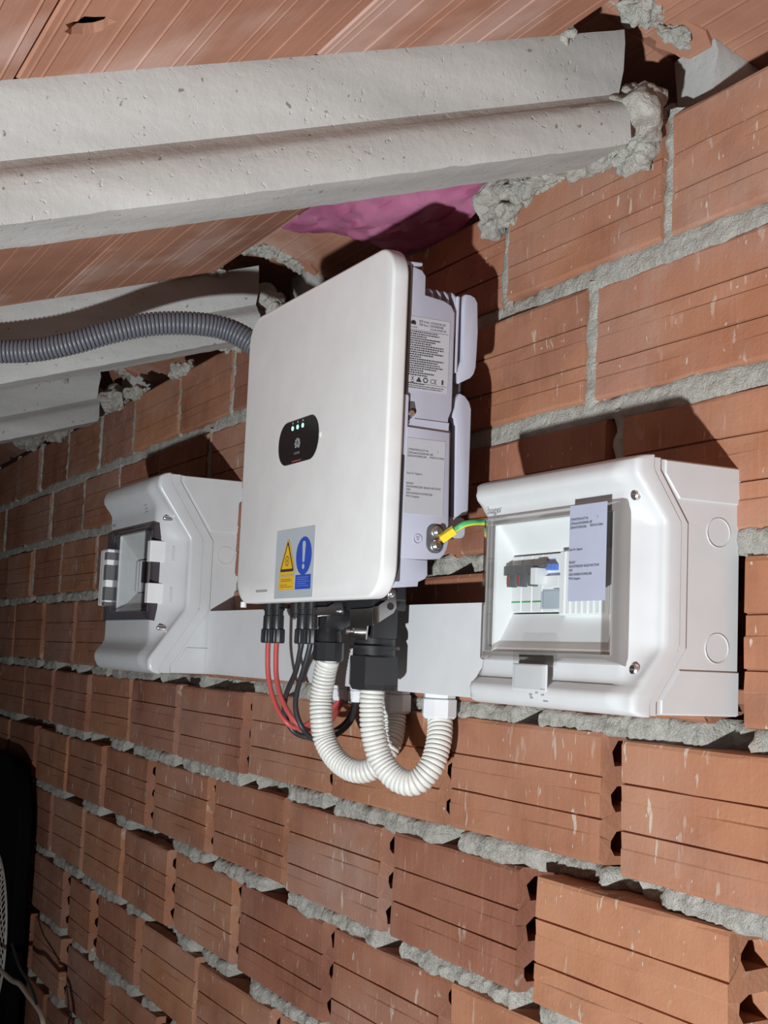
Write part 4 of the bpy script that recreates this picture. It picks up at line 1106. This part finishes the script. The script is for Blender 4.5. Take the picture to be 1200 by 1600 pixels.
rcd = device('residual_current_device', 'wide white device with blue test button beside the breakers', -1.0326, -1.0010, [
    ('blue_button', BLUB, (-1.0200, -1.0080, -0.0900, -0.083, 0.0830, 0.0885)), ('blue_bar', BLUB, (-1.0280, -1.0130, -0.0839, -0.083, 0.0925, 0.0937)),
    ('lever', WHITE, (-1.0320, -1.0230, -0.0980, -0.083, 0.0700, 0.0850)), ('lever_cap', GREYP, (-1.0320, -1.0170, -0.0950, -0.083, 0.0855, 0.0885)), ('nose', WHITE, (-1.0230, -1.0020, -0.0880, -0.083, 0.0680, 0.0780)), ('marking', GREYP, (-1.0150, -1.0060, -0.0840, -0.083, 0.0662, 0.0670)),
    ('terminal_cover', HAZE, (-1.0310, -1.0015, -0.0870, -0.083, 0.0480, 0.0640))], cat='device')
bs = obj('blanking_strip', bm_box(-1.0000, -0.9270, -0.0880, -0.0600, 0.0420, 0.0995, 0.0008, 1), WHITE, origin=(-0.96, -0.06, 0.042))
tag(bs, 'white blanking strip of five segments at right of the breakers', 'strip')
for q in range(8):
    x = -0.9965 + q * 0.0088
    obj('segment', bm_box(x, x + 0.0070, -0.0895, -0.0875, 0.0428, 0.0988, 0.0008, 1), WHITE, bs)

# left, larger enclosure
LP = dict(X0=-2.362, X1=-2.050, Z0=-0.0430, Z1=0.2755, ds1=0.101, ds2=0.041, za=0.062, zb=0.172, dr=0.1445, df=0.128, dm=0.082, r=0.024, e1=0.046, lk=4.0, lip=0.0185,
          win=(-2.285, -2.103, 0.055, 0.186), dw=0.140, rim=0.012, band=(0.188, 0.0), knock=[(-0.020, 0.150, 0.0140)], cut=(-2.245, -2.120, 0.088, 0.146, 0.106))
boxL, baseL, lidL, depL = enclosure('distribution_box', 'larger white enclosure at left with smoked window frame', LP)
wL = window(lidL, LP, CLEAR, SMOKE, (-2.350, -2.083, 0.0385, 0.1995), 0.108)
for z0_, z1_ in ((0.134, 0.168), (0.068, 0.100)):
    obj('hinge_cover', bm_box(-2.096, -2.080, -0.137, -0.110, z0_, z1_, 0.0012), WHITE, wL)
obj('hinge_barrel', bm_lathe([(0.0045, 0.100), (0.0045, 0.134)], (-2.098, -0.139, 0), 'z', 14), SMOKE, wL, smooth=40)
for z0_, z1_ in ((0.136, 0.160), (0.070, 0.094)):
    obj('lid_rib', bm_box(-2.0745, -2.0720, -depL(-2.073, 0.11) - 0.003, -depL(-2.073, 0.11) + 0.004, z0_, z1_, 0.0006), BOX, lidL)
lt = obj('window_latch', bm_box(-2.330, -2.284, -0.150, -0.134, 0.066, 0.164, 0.003), WHITE, wL)
for z0_, z1_ in ((0.145, 0.158), (0.110, 0.136), (0.075, 0.098), (0.066, 0.072)):
    obj('latch_slot', bm_box(-2.300, -2.2832, -0.1508, -0.136, z0_, z1_, 0.0006), GREYP, lt)
obj('latch_line', bm_box(-2.317, -2.3160, -0.1505, -0.149, 0.068, 0.162), GREYP, lt)
for z in (0.204, 0.0290):
    b = bm_lathe([(0.0040, 0), (0.0040, -0.012), (0.0030, -0.014)], (-2.069, -depL(-2.069, z) + 0.003, z), 'y', 16)
    obj('screw', b, ZINC, lidL, smooth=40)
b = bm_text('hager', 0.0085, -2.342, 0, 0.2070, sx=1.2)
for v in b.verts: v.co.y = -depL(v.co.x, v.co.z) - 0.0006
obj('lettering', b, INKG, lidL)
b = dashes([0.018, 0.016, 0.018], -2.150, 0.2290, 0.0055, 0.0016, 'y', 0, 11)
for v in b.verts: v.co.y = -depL(v.co.x, v.co.z) - 0.0006 - v.co.y
obj('moulded_marks', b, INKG, lidL)
bs = obj('blanking_strip', bm_box(-2.243, -2.122, -0.1100, -0.0880, 0.090, 0.144, 0.0008, 1), WHITE, origin=(-2.23, -0.09, 0.090))
tag(bs, 'white ribbed blanking strip behind the smoked window at left', 'strip')
for q in range(7):
    x = -2.242 + q * 0.0172
    obj('segment', bm_box(x, x + 0.0125, -0.1115, -0.1095, 0.0915, 0.1425, 0.0008, 1), WHITE, bs)

# ------------------------------------------------------------------ black appliance at the left edge, cords
fan = thing('floor_fan', 'black round cornered housing with pale wire mesh guard at left edge', 'fan', (-3.55, -0.04, FLOOR))
obj('housing', bm_prism(rrect(-3.90, -3.262, -1.114, -0.288, 0.175, 12), -0.060, -0.022, 'y', 0.008, 3), MATTE, fan, smooth=40)
obj('stand', bm_prism([(-3.80, FLOOR), (-3.35, FLOOR), (-3.42, -1.08), (-3.73, -1.08)], -0.080, -0.010, 'y', 0.008, 2), MATTE, fan)
gb = bmesh.new()
gc, gr_ = (-3.478, -0.715), 0.199
path = [Vector((gc[0] + gr_ * math.cos(2 * PI * q / 48), -0.064, gc[1] + gr_ * math.sin(2 * PI * q / 48))) for q in range(49)]
bm_tube(path, 0.0030, 6, bm=gb)
for fam in (0, 1):
    for q in range(-14, 15):
        off = q * 0.0125
        ang = math.radians(60 if fam else -60)
        d = Vector((math.cos(ang), math.sin(ang))); nn = Vector((-d.y, d.x))
        h2 = gr_ ** 2 - off ** 2
        if h2 < 1e-5: continue
        h = math.sqrt(h2)
        pts = []
        for k in range(9):
            t_ = -h + 2 * h * k / 8
            p = nn * off + d * t_
            rr_ = p.length / gr_
            pts.append(Vector((gc[0] + p.x, -0.064 - 0.030 * (1 - rr_ * rr_), gc[1] + p.y)))
        bm_tube(pts, 0.0015, 4, bm=gb)
grd = obj('mesh_guard', gb, WIREM, fan)
grd['kind'] = 'stuff'
obj('guard_hub', bm_lathe([(0.014, 0), (0.014, -0.006), (0.010, -0.010)], (gc[0] + 0.04, -0.094, gc[1] + 0.006), 'y', 16), WHITE, fan, smooth=40)
cable('power_cord', [(-3.20, -0.12, -0.72), (-3.046, -0.1, -0.733), (-2.950, -0.1, -0.722), (-2.869, -0.1, -0.725), (-2.800, -0.1, -0.727), (-2.745, -0.1, -0.733), (-2.715, -0.1, -0.750), (-2.70, -0.09, -0.80), (-2.72, -0.08, -1.0), (-2.80, -0.09, -1.195)], 0.0055, CREAM, 'beige cord curving down past the wall at lower left', 'cord')
cable('thin_cord', [(-3.05, -0.1, -0.660), (-2.963, -0.1, -0.688), (-2.87, -0.1, -0.700), (-2.816, -0.1, -0.712), (-2.77, -0.1, -0.735), (-2.74, -0.09, -0.80), (-2.74, -0.08, -1.0), (-2.85, -0.09, -1.196)], 0.0032, BLKC, 'thin black cord beside the beige cord at lower left', 'cord')
